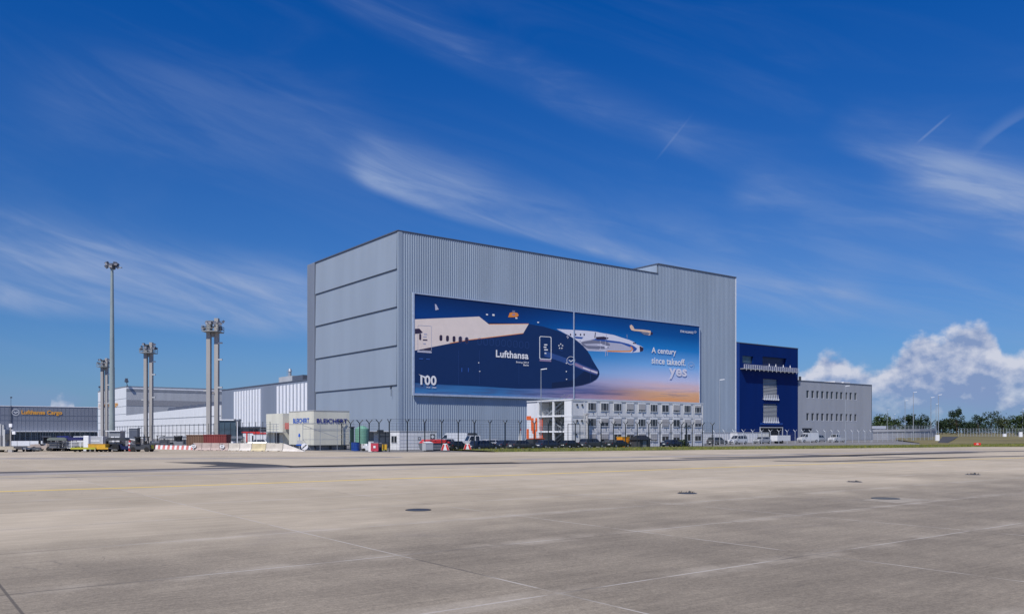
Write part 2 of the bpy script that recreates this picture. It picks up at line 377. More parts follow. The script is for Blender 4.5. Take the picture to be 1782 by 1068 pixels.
# in-ground fittings
def plate(px, py, w, d, label, cat, name, mt=M_dark, roundp=True, surround=False):
    c = G(px, py); t_ = thing(name, label, cat, c, ROT*0)
    mb = MB()
    if roundp: mb.cyl((0, 0, .001), (0, 0, .012), w/2, w/2*.98, 24)
    else: mb.box(-w/2, -d/2, .001, w/2, d/2, .025)
    mb.build('cover', mt, t_)
    mb = MB(); n = 24
    for i in range(n):
        a0, a1 = 2*PI*i/n, 2*PI*(i+1)/n; ro, ri = w/2*1.12, w/2
        mb.add([(ri*math.cos(a0), ri*math.sin(a0), .015), (ro*math.cos(a0), ro*math.sin(a0), .015), (ro*math.cos(a1), ro*math.sin(a1), .015), (ri*math.cos(a1), ri*math.sin(a1), .015),
                (ro*math.cos(a0), ro*math.sin(a0), .0), (ro*math.cos(a1), ro*math.sin(a1), .0)], [(0, 1, 2, 3), (1, 4, 5, 2)])
    mb.build('rim', M_dark if mt is not M_dark else M_asph, t_)
    return t_
plate(728, 887, .78, .5, 'round black drain cover set in the concrete below the hangar corner', 'drain cover', 'drain_cover')
plate(1541, 867, .95, .95, 'round grey manhole lid with a pale concrete surround on the apron', 'manhole cover', 'manhole_cover', mat('iron_lid', (.10, .105, .10), .7))
c = G(1556, 869.5); mb = MB(); mb.add([tuple(c+U*x+V*y+ZV*.004) for x, y in ((-1.2, -.8), (1.3, -.9), (1.2, .8), (-1.1, .8))], [(0, 1, 2, 3)]); mb.build('manhole_surround', mat('pale_screed', (.34, .30, .24), .9, 0, .2, 2), apron)
def weed(px, py, w, label, h=.16):
    c = G(px, py); t_ = thing('apron_light', label, 'ground light', c)
    mb = MB(); mb.cyl((0, 0, 0), (0, 0, .02), w/2, w/2*.9, 16); mb.build('base_plate', M_dark, t_)
    mb = MB(); rr = random.Random(px)
    for i in range(14):
        a = rr.uniform(-w*.4, w*.4); b = rr.uniform(-.08, .08); l = rr.uniform(.4, 1)*h
        mb.add([(a-.015, b, .02), (a+.015, b, .02), (a+rr.uniform(-.1, .12), b, .02+l)], [(0, 1, 2)])
    mb.build('weeds', M_bark, t_)
    mb = MB(); mb.cyl((w*.08, 0, .02), (w*.14, 0, h*.8), .05, .045, 10); mb.build('lens_housing', M_dark, t_)
weed(1196, 858, .85, 'flat dark ground fitting with a tuft of weeds, nearest the middle of the apron', .13)
weed(1487, 838, .8, 'small dark ground light fitting, middle one of the three weedy fittings', .08)
weed(1693, 825.5, .9, 'dark ground fitting with two upright stubs, rightmost on the apron', .15)

# grass verge and far field at the right, slightly rising into the distance
M_verge = mat('verge_soil_grass', (.13, .14, .045), .95, 0, .35, .25, bump=.5)
M_field = mat('dry_field', (.17, .145, .055), .95, 0, .35, .06, bump=.4)
v0 = e0; v1 = e1
def vergept(f, d, z): p = e0.lerp(e2, f)+V*d; return (p.x, p.y, z)
m = MB(); NX = 40; prof_ = [(0, .0), (.25, .10), (3, .16), (9, .2), (16, .12), (26, .0)]
vs = [vergept(i/NX, d, z) for i in range(NX+1) for d, z in prof_]; k = len(prof_)
m.add(vs, [(i*k+j, (i+1)*k+j, (i+1)*k+j+1, i*k+j+1) for i in range(NX) for j in range(k-1)])
struct(m.build('grass_verge', M_verge))
m = MB()
rows = [(150, .0), (200, .1), (260, .35), (330, .9), (420, 1.3), (600, 1.6), (1500, 1.7)]
cols = [1560, 1640, 1720, 1800, 2000, 2400, 3000]
vs = [tuple(P(c_+ (0 if j else (0 if r_[0] > 250 else 40)), r_[0], r_[1] if j or r_[0]<400 else r_[1])) for r_ in rows for j, c_ in enumerate(cols)]
k = len(cols); m.add(vs, [(i*k+j, i*k+j+1, (i+1)*k+j+1, (i+1)*k+j) for i in range(len(rows)-1) for j in range(k-1)])
struct(m.build('grass_field', M_field))
m = MB(); m.add([tuple(P(1632, 205, .13)), tuple(P(1650, 200, .13)), tuple(P(1668, 330, .95)), tuple(P(1640, 330, .95))], [(0, 1, 2, 3)]); struct(m.build('service_road', M_asph))
m = MB(); rr = random.Random(3)
for i in range(26000):
    f = rr.random()**1.0; d = rr.random()**1.5*17
    x, y, z = vergept(f*.72, d, .08); 
    h = rr.uniform(.08, .34)*(1.0 if d < 10 else .7)*(1.25 if rr.random() < .1 else 1); w = rr.uniform(.03, .07); a = rr.uniform(0, PI); lx, ly = rr.uniform(-.12, .12), rr.uniform(-.12, .12)
    m.add([(x-math.cos(a)*w, y-math.sin(a)*w, z), (x+math.cos(a)*w, y+math.sin(a)*w, z), (x+lx, y+ly, z+h)], [(0, 1, 2)])
struct(m.build('grass', M_grass), 'stuff')

# ================================================================ HANGAR
H0 = P(693, 175)                    # the near corner
HR = frame(H0)
def hl(o, t, s, z): return (t, s, z)
hang = thing('aircraft_hangar', 'huge blue-grey corrugated metal aircraft hangar with a giant poster on its long side', 'hangar', H0, ROT)
TL = tU(H0, 1281); TS = tU(H0, 1145); SD = abs(sV(H0, 550)); SE = abs(sV(H0, 537)); HT = hz(400, 175); HT2 = hz(458, (H0+U*TS).y)
m = MB(); m.box(.4, .4, 0, TL-.4, SE, HT-.25); m.build('wall', M_clad, hang)
def ribs(mb, x0, x1, z0, z1, pitch, dep, y=0., mi=0):
    n = int((x1-x0)/pitch); pts = []
    for i in range(n):
        a = x0+i*(x1-x0)/n; p = (x1-x0)/n
        pts += [(a, y), (a+.42*p, y), (a+.55*p, y+dep), (a+.87*p, y+dep)]
    pts.append((x1, y))
    vs = [(a, b, z0) for a, b in pts]+[(a, b, z1) for a, b in pts]; k = len(pts)
    mb.add(vs, [(i, i+1, k+i+1, k+i) for i in range(k-1)], mi)
m = MB(); ribs(m, .9, TS, .3, HT-.25, .56, .075, 0.); m.build('cladding', M_clad, hang)
m = MB(); ribs(m, TS, TL-.25, .3, HT2-.25, .56, .055, 0.); m.build('cladding', M_clad, hang)
m = MB(); m.box(TS, .42, HT-.3, TL-.42, SE-.1, HT2-.3); ribs_m = m; m.build('raised_roof', M_clad, hang)
m = MB(); m.box(-.15, -.10, HT-.2, TS, .42, HT-.02); m.box(TS-.1, -.12, HT2-.28, TL+.05, .45, HT2); m.box(TS-.12, .45, HT2-.28, TS+.1, SE-.1, HT2)
m.box(-.2, .42, HT-.26, .45, SD+.2, HT); m.box(TL-.25, .0, .3, TL+.02, .42, HT2-.28); m.build('roof_edge', M_trim, hang)
m = MB(); m.box(TL-.26, -.06, .3, TL+.03, -.0, HT2-.3); m.build('corner_trim', M_louv, hang)
m = MB(); m.box(.0, -.05, .3, .9, .39, HT-.27); m.build('corner_trim', M_clad, hang)
m = MB(); m.box(.3, -.02, 0, TL, .38, .3); m.build('plinth', M_grey, hang)
# the big door side: tilted panels, each lip shading the next one
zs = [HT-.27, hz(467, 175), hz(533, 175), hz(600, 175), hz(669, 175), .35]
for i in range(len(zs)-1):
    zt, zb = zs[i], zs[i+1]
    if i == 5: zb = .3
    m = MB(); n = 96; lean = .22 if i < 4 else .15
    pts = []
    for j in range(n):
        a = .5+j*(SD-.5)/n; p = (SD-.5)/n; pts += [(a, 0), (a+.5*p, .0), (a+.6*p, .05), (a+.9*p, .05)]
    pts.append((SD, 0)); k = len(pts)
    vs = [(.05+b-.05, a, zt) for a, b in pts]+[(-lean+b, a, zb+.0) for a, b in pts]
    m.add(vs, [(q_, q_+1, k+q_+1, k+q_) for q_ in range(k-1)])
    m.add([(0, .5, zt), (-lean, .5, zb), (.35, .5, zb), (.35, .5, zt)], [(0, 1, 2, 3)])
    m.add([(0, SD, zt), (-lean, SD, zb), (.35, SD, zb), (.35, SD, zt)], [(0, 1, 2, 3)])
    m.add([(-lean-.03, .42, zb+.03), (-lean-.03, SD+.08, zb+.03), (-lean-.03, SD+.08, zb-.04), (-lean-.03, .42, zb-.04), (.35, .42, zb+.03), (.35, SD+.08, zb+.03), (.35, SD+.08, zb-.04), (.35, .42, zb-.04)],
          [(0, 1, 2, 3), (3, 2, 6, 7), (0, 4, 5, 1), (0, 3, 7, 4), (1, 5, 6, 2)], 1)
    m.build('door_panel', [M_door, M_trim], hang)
m = MB(); n = 12
m.box(-.35, SD+.25, .0, 20, SE, hz(461.5, (H0+V*SE).y)); 
for i in range(9): y = SD+.5+i*(SE-SD-.5)/9; m.box(-.42, y, .2, -.35, y+.2, hz(461.5, (H0+V*SE).y)-.2)
m.build('rear_bay', M_hall, hang)
m = MB(); m.box(-.3, 2.6, 12.2, -.05, 3.4, 12.35); m.box(-.6, 2.0, 10.2, -.5, 2.06, 12.3); m.build('bracket_lamp', M_dark, hang)

# ================================================================ BILLBOARD
BO = H0-V*.55                        # plane of the print
BM = Matrix(((U.x, 0, -V.x, 0), (U.y, 0, -V.y, 0), (0, 1, 0, 0), (0, 0, 0, 1)))
bt0, bt1 = tU(BO, 721), tU(BO, 1217)
bb = thing('billboard', 'giant blue and sunset poster of airliners hung on the long side of the hangar', 'billboard', BO, 0)
bb.matrix_world = Matrix.Translation(BO) @ BM
def bl(px, py):
    t_ = tU(BO, px); Y = BO.y+U.y*t_; return (t_, hz(py, Y))
def c2(x, y): return bl(700+x/5.087, 500+y/5.087)       # left close-up coordinates
def c3(x, y): return bl(960+x/6.282, 540+y/6.282)       # right close-up coordinates
bz0, bz1 = bl(721, 684)[1], bl(721, 511)[1]
def pl(c): return tuple(min(.88, v*1.42) for v in lin(c))
def pm(name, col, rough=.55):
    return mat(name, tuple(min(.88, v*1.3) for v in col), rough, 0, .03, .5)
def print_mat():
    m = bpy.data.materials.new('printed_sky'); m.use_nodes = True; t = m.node_tree; b = t.nodes['Principled BSDF']; q = G_(t)
    tcn = t.nodes.new('ShaderNodeTexCoord'); x, y, z = q.sep(tcn.outputs['Object'])
    fx = q.m('DIVIDE', q.m('SUBTRACT', x, bt0), bt1-bt0); fy = q.m('DIVIDE', q.m('SUBTRACT', y, bz0), bz1-bz0)
    cl = q.noise(q.xyz(q.m('MULTIPLY', x, .05), q.m('MULTIPLY', y, .75), 0.), 1., 6, .6)
    fy2 = q.m('ADD', fy, q.m('MULTIPLY', q.m('MULTIPLY', q.m('SUBTRACT', cl, .5), q.ss(fy, .35, .05)), .35))
    left = q.ramp(fy2, [(0, pl((58, 110, 158))), (.12, pl((40, 86, 134))), (.2, pl((18, 50, 100))), (.5, pl((8, 40, 92))), (.8, pl((0, 52, 112))), (1, pl((2, 34, 78)))])
    right = q.ramp(fy2, [(0, pl((226, 146, 98))), (.10, pl((224, 160, 124))), (.17, pl((200, 170, 170))), (.27, pl((176, 180, 205))), (.45, pl((110, 160, 208))), (.66, pl((24, 112, 176))), (.84, pl((0, 74, 136))), (1, pl((0, 56, 112)))])
    mid = q.ramp(fy2, [(0, pl((150, 128, 150))), (.10, pl((82, 92, 136))), (.2, pl((150, 150, 180))), (.32, pl((122, 160, 200))), (.5, pl((60, 130, 185))), (.7, pl((0, 96, 162))), (.88, pl((0, 66, 130))), (1, pl((0, 50, 104)))])
    c = q.mix(q.ss(fx, .22, .55), left, mid); c = q.mix(q.ss(fx, .52, .86), c, right)
    c = q.mix(q.m('MULTIPLY', q.ss(cl, .5, .62), q.m('MULTIPLY', q.ss(fy, .22, .08), .45)), c, lin((88, 88, 120)))
    t.links.new(c, b.inputs['Base Color']); b.inputs['Roughness'].default_value = .55; b.inputs['Specular IOR Level'].default_value = .3
    return m
m = MB(); m.box(bt0, bz0, -.12, bt1, bz1, 0); m.build('sky_print', print_mat(), bb)
m = MB()
for (a, b, c, d) in ((bt0-.35, bz1, bt1+.25, bz1+.3), (bt0-.35, bz0-.42, bt1+.25, bz0), (bt0-.35, bz0, bt0, bz1), (bt1, bz0, bt1+.2, bz1)):
    m.box(a, b, -.3, c, d, .12)
tsm = bl(998, 600)[0]; m.box(tsm-.15, bz0, .10, tsm+.15, bz1, .2)
m.build('frame', mat('frame_pale', (.38, .46, .60), .5), bb)
LAY = [0.012]
def lay(): LAY[0] += .0012; return LAY[0]
from mathutils.geometry import tessellate_polygon
def flat(mb, pts, mi=0):
    z = lay(); vs = [(x, y, z) for x, y in pts]
    tris = tessellate_polygon([[Vector(v) for v in vs]])
    mb.add(vs, [tuple(t) for t in tris], mi)
def ell(f, cx, cy, rx, ry, n=18): return [f(cx+rx*math.cos(2*PI*i/n), cy+ry*math.sin(2*PI*i/n)) for i in range(n)]
def pill(f, cx, cy, rx, ry, n=6):
    o = []
    for i in range(n+1): a = PI*i/n; o.append(f(cx+rx*math.cos(a), cy-(ry-rx)-rx*math.sin(a)))
    for i in range(n+1): a = PI+PI*i/n; o.append(f(cx+rx*math.cos(a), cy+(ry-rx)-rx*math.sin(a)))
    return o
def ring(mb, outer, inner, mi=0):
    z = lay(); n = len(outer); vs = [(x, y, z) for x, y in outer]+[(x, y, z) for x, y in inner]
    mb.add(vs, [(i, (i+1) % n, n+(i+1) % n, n+i) for i in range(n)], mi)
def line(mb, pts, w, mi=0, closed=False):
    z = lay(); n = len(pts); idx = range(n if closed else n-1)
    for i in idx:
        a = Vector((*pts[i], z)); b = Vector((*pts[(i+1) % n], z)); d = (b-a).normalized(); nn = Vector((-d.y, d.x, 0))*w/2
        mb.add([a-nn, b-nn, b+nn, a+nn], [(0, 1, 2, 3)], mi)
P_navy = pm('print_navy', lin((2, 38, 84))); P_navyd = pm('print_navy_dark', lin((4, 28, 66))); P_white = pm('print_warm_white', lin((222, 200, 190)))
P_ink = pm('print_ink', lin((45, 35, 60))); P_line = pm('print_pale_line', lin((42, 72, 128))); P_wht = pm('print_white', (.85, .88, .95))
P_grey = pm('print_grey', lin((170, 170, 185))); P_dgrey = pm('print_dark_grey', lin((110, 112, 130))); P_or = pm('print_orange', lin((225, 130, 50)))
P_stripe = pm('print_stripe_blue', lin((40, 80, 150))); P_cop = pm('print_copper', lin((140, 120, 150))); P_pale = pm('print_pale', lin((205, 204, 214))); P_tan = pm('print_tan', lin((215, 185, 160)))
PM = [P_navy, P_navyd, P_white, P_ink, P_line, P_wht, P_grey, P_dgrey, P_or, P_stripe, P_cop, P_pale, P_tan]
# old propeller airliner (behind the nose)
m = MB()
flat(m, [c3(*p) for p in [(55, 202), (150, 208), (250, 214), (380, 222), (480, 232), (560, 248), (680, 268), (760, 295), (850, 322), (900, 345), (930, 372), (975, 388), (1000, 405), (1002, 440), (960, 455), (880, 462), (780, 460), (640, 452), (400, 440), (300, 400), (180, 270)]], 11)
flat(m, [c3(*p) for p in [(300, 330), (420, 300), (600, 330), (760, 350), (850, 385), (880, 425), (840, 452), (640, 448), (400, 436), (330, 400)]], 6)
flat(m, [c3(*p) for p in [(255, 285), (350, 292), (420, 300), (600, 322), (740, 340), (840, 365), (900, 390), (935, 415), (920, 440), (880, 460), (890, 430), (860, 402), (760, 362), (600, 345), (420, 318), (330, 312), (260, 306)]], 9)
flat(m, [c3(*p) for p in [(600, 438), (740, 440), (850, 440), (880, 425), (858, 395), (872, 392), (893, 425), (862, 452), (740, 454), (600, 450)]], 8)
flat(m, [c3(*p) for p in [(340, 300), (390, 262), (480, 234), (498, 240), (492, 290), (470, 312), (370, 330), (310, 350)]], 11)
flat(m, [c3(*p) for p in [(320, 345), (440, 325), (600, 340), (640, 370), (625, 408), (560, 425), (400, 418), (340, 385)]], 7)
flat(m, [c3(*p) for p in [(350, 365), (520, 360), (600, 378), (560, 392), (380, 385)]], 6)
flat(m, [c3(*p) for p in [(480, 290), (570, 285), (625, 300), (600, 318), (490, 318)]], 3)
flat(m, [c3(*p) for p in [(960, 388), (1002, 408), (1000, 440), (965, 452)]], 3)
for x in (205, 262, 315, 355): flat(m, ell(c3, x, 264, 8, 12, 8), 3)
for x in (895, 912): flat(m, ell(c3, x, 358, 9, 8, 8), 3)
for (x, y0, y1) in ((530, 330, 450), (585, 335, 500), (607, 390, 495), (596, 250, 320)): line(m, [c3(x, y0), c3(x+3, y1)], .16, 6)
line(m, [c3(500, 378), c3(635, 396)], .22, 11); line(m, [c3(520, 425), c3(600, 432)], .2, 11); flat(m, ell(c3, 592, 402, 16, 12, 10), 11); flat(m, ell(c3, 540, 372, 14, 8, 10), 11); line(m, [c3(822, 262), c3(824, 302)], .12, 6); line(m, [c3(478, 240), c3(470, 300)], .25, 3)
m.build('propeller_airliner_print', PM, bb)
m = MB()
flat(m, [c3(*p) for p in [(853, 165), (870, 156), (888, 172), (905, 205), (1000, 210), (1080, 222), (1085, 240), (1075, 272), (1040, 270), (990, 232), (895, 222), (870, 215), (855, 190)]], 12)
flat(m, [c3(*p) for p in [(960, 232), (1040, 238), (1078, 250), (1050, 272), (1010, 265)]], 7)
flat(m, [c3(*p) for p in [(1080, 238), (1105, 240), (1100, 264), (1078, 262)]], 3)
m.build('trimotor_print', PM, bb)
m = MB()
flat(m, [c2(*p) for p in [(950, 225), (985, 218), (1020, 228), (1030, 248), (1015, 262), (936, 264)]], 8)
flat(m, ell(c2, 985, 242, 16, 8, 12), 10); line(m, [c2(985, 205), c2(985, 225)], .8, 7); line(m, [c2(1000, 270), c2(1018, 273)], .3, 5)
flat(m, [c2(*p) for p in [(288, 145), (300, 152), (322, 195), (292, 203)]], 6); line(m, [c2(740, 239), c2(758, 241)], .3, 5); line(m, [c2(796, 243), c2(816, 245)], .4, 5)
flat(m, ell(c2, 1202, 309, 9, 6, 10), 5)
m.build('distant_aircraft_print', PM, bb)
# the big nose
m = MB()
nose = [bl(721.3, 557), c2(1115, 322), c2(1240, 345), bl(969, 575)]+[c3(*p) for p in [(190, 275), (250, 312), (300, 350), (345, 392), (385, 435), (420, 490), (450, 550), (490, 615), (515, 655), (521, 690), (508, 725), (485, 752), (450, 775), (410, 793), (330, 815), (240, 830), (120, 840), (0, 849)]]+[c2(1200, 890), c2(1020, 890), c2(850, 880), c2(700, 870), c2(400, 857), bl(721.3, 665)]
flat(m, nose, 0)
flat(m, [c3(*p) for p in [(385, 640), (521, 690), (508, 725), (485, 752), (410, 793), (330, 815), (240, 830), (120, 840), (0, 849), (0, 790), (240, 760)]]+[], 1)
for wd, cc in ((1.25, 4), (.7, 10), (.32, 11)):
    s0 = [(-80, 470), (100, 530), (250, 585), (340, 625), (420, 655), (500, 682)]
    if cc != 4: s0 = s0[2:] if cc == 10 else s0[3:]
    line(m, [c3(*p) for p in s0], wd, cc)
flat(m, [c2(*p) for p in [(110, 282), (680, 258), (768, 328), (1118, 323), (1070, 405), (590, 462), (110, 558)]], 2)
line(m, [c2(768, 326), c2(1118, 322)], .12, 8); line(m, [c2(1070, 406), c2(590, 464), c2(420, 494)], .14, 8)
for x, y in ((341, 447), (399, 452), (457, 457), (513, 463), (569, 470)): flat(m, pill(c2, x, y, 13, 27), 3)
for x, y in ((569, 470), (513, 463), (683, 478), (736, 481), (790, 484), (843, 489), (895, 492), (947, 496), (1000, 501), (1051, 506), (1103, 511)):
    ring(m, pill(c2, x, y, 17, 31), pill(c2, x, y, 14.5, 28), 4)
def rrect(f, x0, y0, x1, y1, r, sl=0.):
    o = []
    for cx, cy, a0 in ((x1-r, y1-r, 0), (x0+r, y1-r, 90), (x0+r, y0+r, 180), (x1-r, y0+r, 270)):
        for i in range(4): a = R(a0+i*30); o.append(f(cx+r*math.cos(a), cy+r*math.sin(a)+(cx-x0)*sl))
    return o
ring(m, rrect(c2, 1212, 430, 1319, 634, 12, .06), rrect(c2, 1218, 436, 1313, 628, 10, .06), 5)
line(m, [c2(1214, 643), c2(1316, 650)], .4, 10)
ring(m, rrect(c2, 134, 333, 258, 556, 10, .06), rrect(c2, 137, 336, 255, 553, 9, .06), 6)
flat(m, [c2(*p) for p in [(111, 366), (150, 364), (180, 398), (160, 406), (111, 410)]], 3); flat(m, pill(c2, 157, 437, 9, 28), 3)
flat(m, [c2(*p) for p in [(140, 558), (210, 540), (250, 530), (250, 552)]], 3); line(m, [c2(132, 565), c2(258, 574)], .35, 6)
for (x, y, w) in ((203, 412, 14), (197, 436, 16), (200, 464, 20), (194, 497, 12)): line(m, [c2(x-w, y), c2(x+w, y+1)], .22, 6 if y != 464 else 3)
for (x, y, w) in ((1268, 507, 14), (1262, 528, 12), (1270, 551, 16), (1265, 582, 8)): line(m, [c2(x-w, y), c2(x+w, y+1)], .3, 5)
for x, y in ((675, 666), (683, 742), (1450, 743), (1452, 812), (1450, 670)): flat(m, ell(c2, x, y, 6, 5, 8), 5)
for x in (525, 583): line(m, [c2(x, 712), c2(x, 748)], .25, 9)
for x in (497, 680, 1030): line(m, [c2(x, 560), c2(x, 860)], .07, 4)
line(m, [c2(145, 631), c2(182, 631)], .2, 9); line(m, [c2(210, 634), c2(242, 636)], .2, 9)
line(m, [c3(430, 520), c3(418, 780)], .08, 4)
m.build('airliner_nose_print', PM, bb)
# star cluster and crane roundel
def roundel(mb, f, cx, cy, r, mi, w=.1):
    ring(mb, ell(f, cx, cy, r, r, 28), ell(f, cx, cy, r*(1-w), r*(1-w), 28), mi)
    flat(mb, [f(cx+r*a, cy+r*b) for a, b in ((-.62, -.28), (-.25, -.12), (.0, .12), (.5, -.22), (.70, -.12), (.25, .18), (.0, .38), (-.22, .12), (-.5, .0), (-.3, -.04))], mi)
m = MB()
for i in range(5):
    a = 2*PI*i/5-PI/2; cx, cy = 1400+17*math.cos(a), 521+20*math.sin(a)
    flat(m, [c2(cx+(9 if j % 2 == 0 else 4)*math.cos(a+j*PI/5), cy+(9 if j % 2 == 0 else 4)*math.sin(a+j*PI/5)) for j in range(10)], 5)
line(m, [c2(1385, 556), c2(1418, 560)], .15, 4)
line(m, [c2(1452, 438), c2(1462, 430)], .25, 6); line(m, [c2(1458, 450), c2(1470, 438)], .25, 6)
roundel(m, c2, 1489, 647, 37, 5, .09); roundel(m, c3, 1520, 600, 36, 6, .07); roundel(m, c3, 1565, 236, 13, 5, .16)
m.build('emblem', PM, bb)
LV = []
def text(body, size, name, mt, parent, loc, bold=0., rx=0., rz=0., align='LEFT', width=None, height=None, thick=0., plane=False):
    cu = bpy.data.curves.new('t', 'FONT'); cu.body = body; cu.size = size; cu.offset = bold; cu.align_x = align; cu.extrude = thick; cu.resolution_u = 4
    cu.space_character = 1.04
    tmp = bpy.data.objects.new('t', cu); COL.objects.link(tmp)
    dg = bpy.context.evaluated_depsgraph_get(); dg.update()
    me = bpy.data.meshes.new_from_object(tmp.evaluated_get(dg)); bpy.data.objects.remove(tmp)
    xs = [v.co.x for v in me.vertices]; ys = [v.co.y for v in me.vertices]
    w0, h0 = max(xs)-min(xs), max(ys)-min(ys)
    sx = (width/w0) if width else 1.; sy = (height/h0) if height else sx
    ox = min(xs) if align == 'LEFT' else max(xs); oy = min(ys)
    for v in me.vertices: v.co.x = (v.co.x-ox)*sx; v.co.y = (v.co.y-oy)*sy
    me.materials.clear(); me.materials.append(mt)
    o = bpy.data.objects.new(name, me); COL.objects.link(o)
    if parent: o.parent = parent
    o.location = loc; o.rotation_euler = (rx, 0, rz)
    return o
def btext(body, f, xl, yb, xr, yt, mt=P_wht, bold=.012, name='lettering'):
    """fit the words between left x, right x, top and bottom of a close-up"""
    a = f(xl, yb); b = f(xr, yb); c = f(xl, yt)
    return text(body, 1, name, mt, bb, (a[0], a[1], lay()+.002), bold, width=b[0]-a[0], height=c[1]-a[1])
btext('Lufthansa', c2, 826, 617, 1114, 552, bold=.028)
btext('Boeing 787-9', c2, 1006, 671, 1116, 652, bold=.02); btext('Berlin', c2, 1070, 694, 1116, 677, bold=.02)
o = btext('100', c2, 158, 861, 300, 775, bold=.03); btext('1926 - 2026', c2, 211, 888, 298, 876, bold=.02)
m = MB(); flat(m, [c2(*p) for p in [(142, 768), (150, 770), (205, 790), (222, 775), (226, 780), (210, 798), (205, 812), (190, 800)]], 5); m.build('crane_mark', PM, bb)
btext('A century', c3, 1088, 482, 1356, 400, bold=.022); btext('since takeoff.', c3, 1088, 580, 1458, 505, bold=.022)
btext('yes', c3, 1278, 748, 1474, 628, mt=P_pale, bold=.03); btext('STAR ALLIANCE', c3, 1402, 240, 1545, 215, bold=.02)

# ================================================================ BUILDINGS RIGHT OF THE HANGAR
B0 = H0+U*TL
bl_ = thing('blue_building', 'tall deep blue block with louvred bays and a white railed balcony beside the hangar', 'building', B0, ROT)
BH = hz(594.5, B0.y); BL = tU(B0, 1388.6)
def lb(px, py): t_ = tU(B0, px); return t_, hz(py, (B0+U*t_).y)
m = MB(); 
xs = sorted([0, lb(1292, 0)[0], lb(1310, 0)[0], lb(1327, 0)[0], lb(1329, 0)[0], lb(1353.5, 0)[0], lb(1368, 0)[0], BL])
def wall_holes(mb, x0, x1, z0, z1, holes, dep, y=0., mi=0):
    """front wall at y with rectangular openings (xa,za,xb,zb), reveals dep deep"""
    X = sorted(set([x0, x1]+[h[0] for h in holes]+[h[2] for h in holes])); Zs = sorted(set([z0, z1]+[h[1] for h in holes]+[h[3] for h in holes]))
    for i in range(len(X)-1):
        for j in range(len(Zs)-1):
            cx, cz = (X[i]+X[i+1])/2, (Zs[j]+Zs[j+1])/2
            if any(h[0] < cx < h[2] and h[1] < cz < h[3] for h in holes): continue
            mb.add([(X[i], y, Zs[j]), (X[i+1], y, Zs[j]), (X[i+1], y, Zs[j+1]), (X[i], y, Zs[j+1])], [(0, 1, 2, 3)], mi)
    for a, b, c, d in holes:
        mb.add([(a, y, b), (c, y, b), (c, y, d), (a, y, d), (a, y+dep, b), (c, y+dep, b), (c, y+dep, d), (a, y+dep, d)], [(0, 1, 5, 4), (1, 2, 6, 5), (2, 3, 7, 6), (3, 0, 4, 7)], mi)
zc = lambda px, py: lb(px, py)[1]
hb = [(lb(1292, 0)[0], zc(1292, 631), lb(1311, 0)[0], zc(1292, 618.5)), (lb(1327, 0)[0], zc(1327, 636), lb(1369, 0)[0], zc(1327, 620)),
      (lb(1328, 0)[0], zc(1328, 694), lb(1353, 0)[0], zc(1328, 658.5)), (lb(1328, 0)[0], zc(1328, 734), lb(1353, 0)[0], zc(1328, 702)),
      (lb(1323, 0)[0], .0, lb(1361, 0)[0], zc(1323, 744))]
wall_holes(m, 0, BL, 0, BH-.25, hb, .9); m.box(0, .95, 0, BL-.03, 40, BH-.25); m.box(BL-.03, 0, 0, BL, 40, BH-.25)
m.add([(0, 0, BH-.25), (BL, 0, BH-.25), (BL, 40, BH-.25), (0, 40, BH-.25)], [(0, 1, 2, 3)])
m.build('wall', M_blue, bl_)
m = MB(); m.box(-.02, -.08, BH-.25, BL+.08, 40, BH-.02); m.build('roof_edge', M_trim, bl_)
m = MB(); m.box(.02, -.06, .0, 1.5, -.01, BH-.3); m.build('corner_panel', M_blue2, bl_)
m = MB(); a, b, c, d = hb[0]; m.box(a, .5, b, c-.2, .6, d); m.build('window', M_glassb, bl_)
m = MB(); a, b, c, d = hb[1]; m.box(a, .75, b, c, .85, d); m.build('recess_panel', M_navy, bl_)
for a, b, c, d in hb[2:4]:
    m = MB(); n = 14
    for i in range(n): z = b+(d-b)*i/n; m.add([(a, .15, z), (c, .15, z), (c, .5, z+(d-b)/n*.9), (a, .5, z+(d-b)/n*.9)], [(0, 1, 2, 3)])
    m.box(a, .5, b, c, .55, d)
    o = m.build('louvre', M_greyl, bl_)
    m = MB(); n = 9
    for i in range(n): x = a+(c-a+.6)*i/n; w = (c-a+.6)/n; m.add([(x, -.35, b-.25), (x+w*.8, -.35, b-.25), (x+w*.5, -.3, b+.05), (x, -.3, b+.05), (x+w*.2, -.15, b+1.5), (x+w*.35, -.15, b+1.5)], [(0, 1, 2, 3), (3, 2, 5, 4)])
    m.box(a-.1, -.3, b-.05, c+.6, .1, b+.1); m.build('baffle', M_louv, o)
a, b, c, d = hb[4]
m = MB(); m.box(a, .8, 0, c, .88, d); m.build('loading_door', M_black, bl_)
m = MB(); m.box(a-.3, -.15, 0, a, .05, d+.25); m.box(c, -.15, 0, c+.3, .05, d+.25); m.box(a, -.15, d, c, -.01, d+.25); m.build('door_frame', M_greyl, bl_)
m = MB(); m.box(a, -.25, d+.9, c, -.02, d+1.5); m.build('door_beam', M_blue2, bl_)
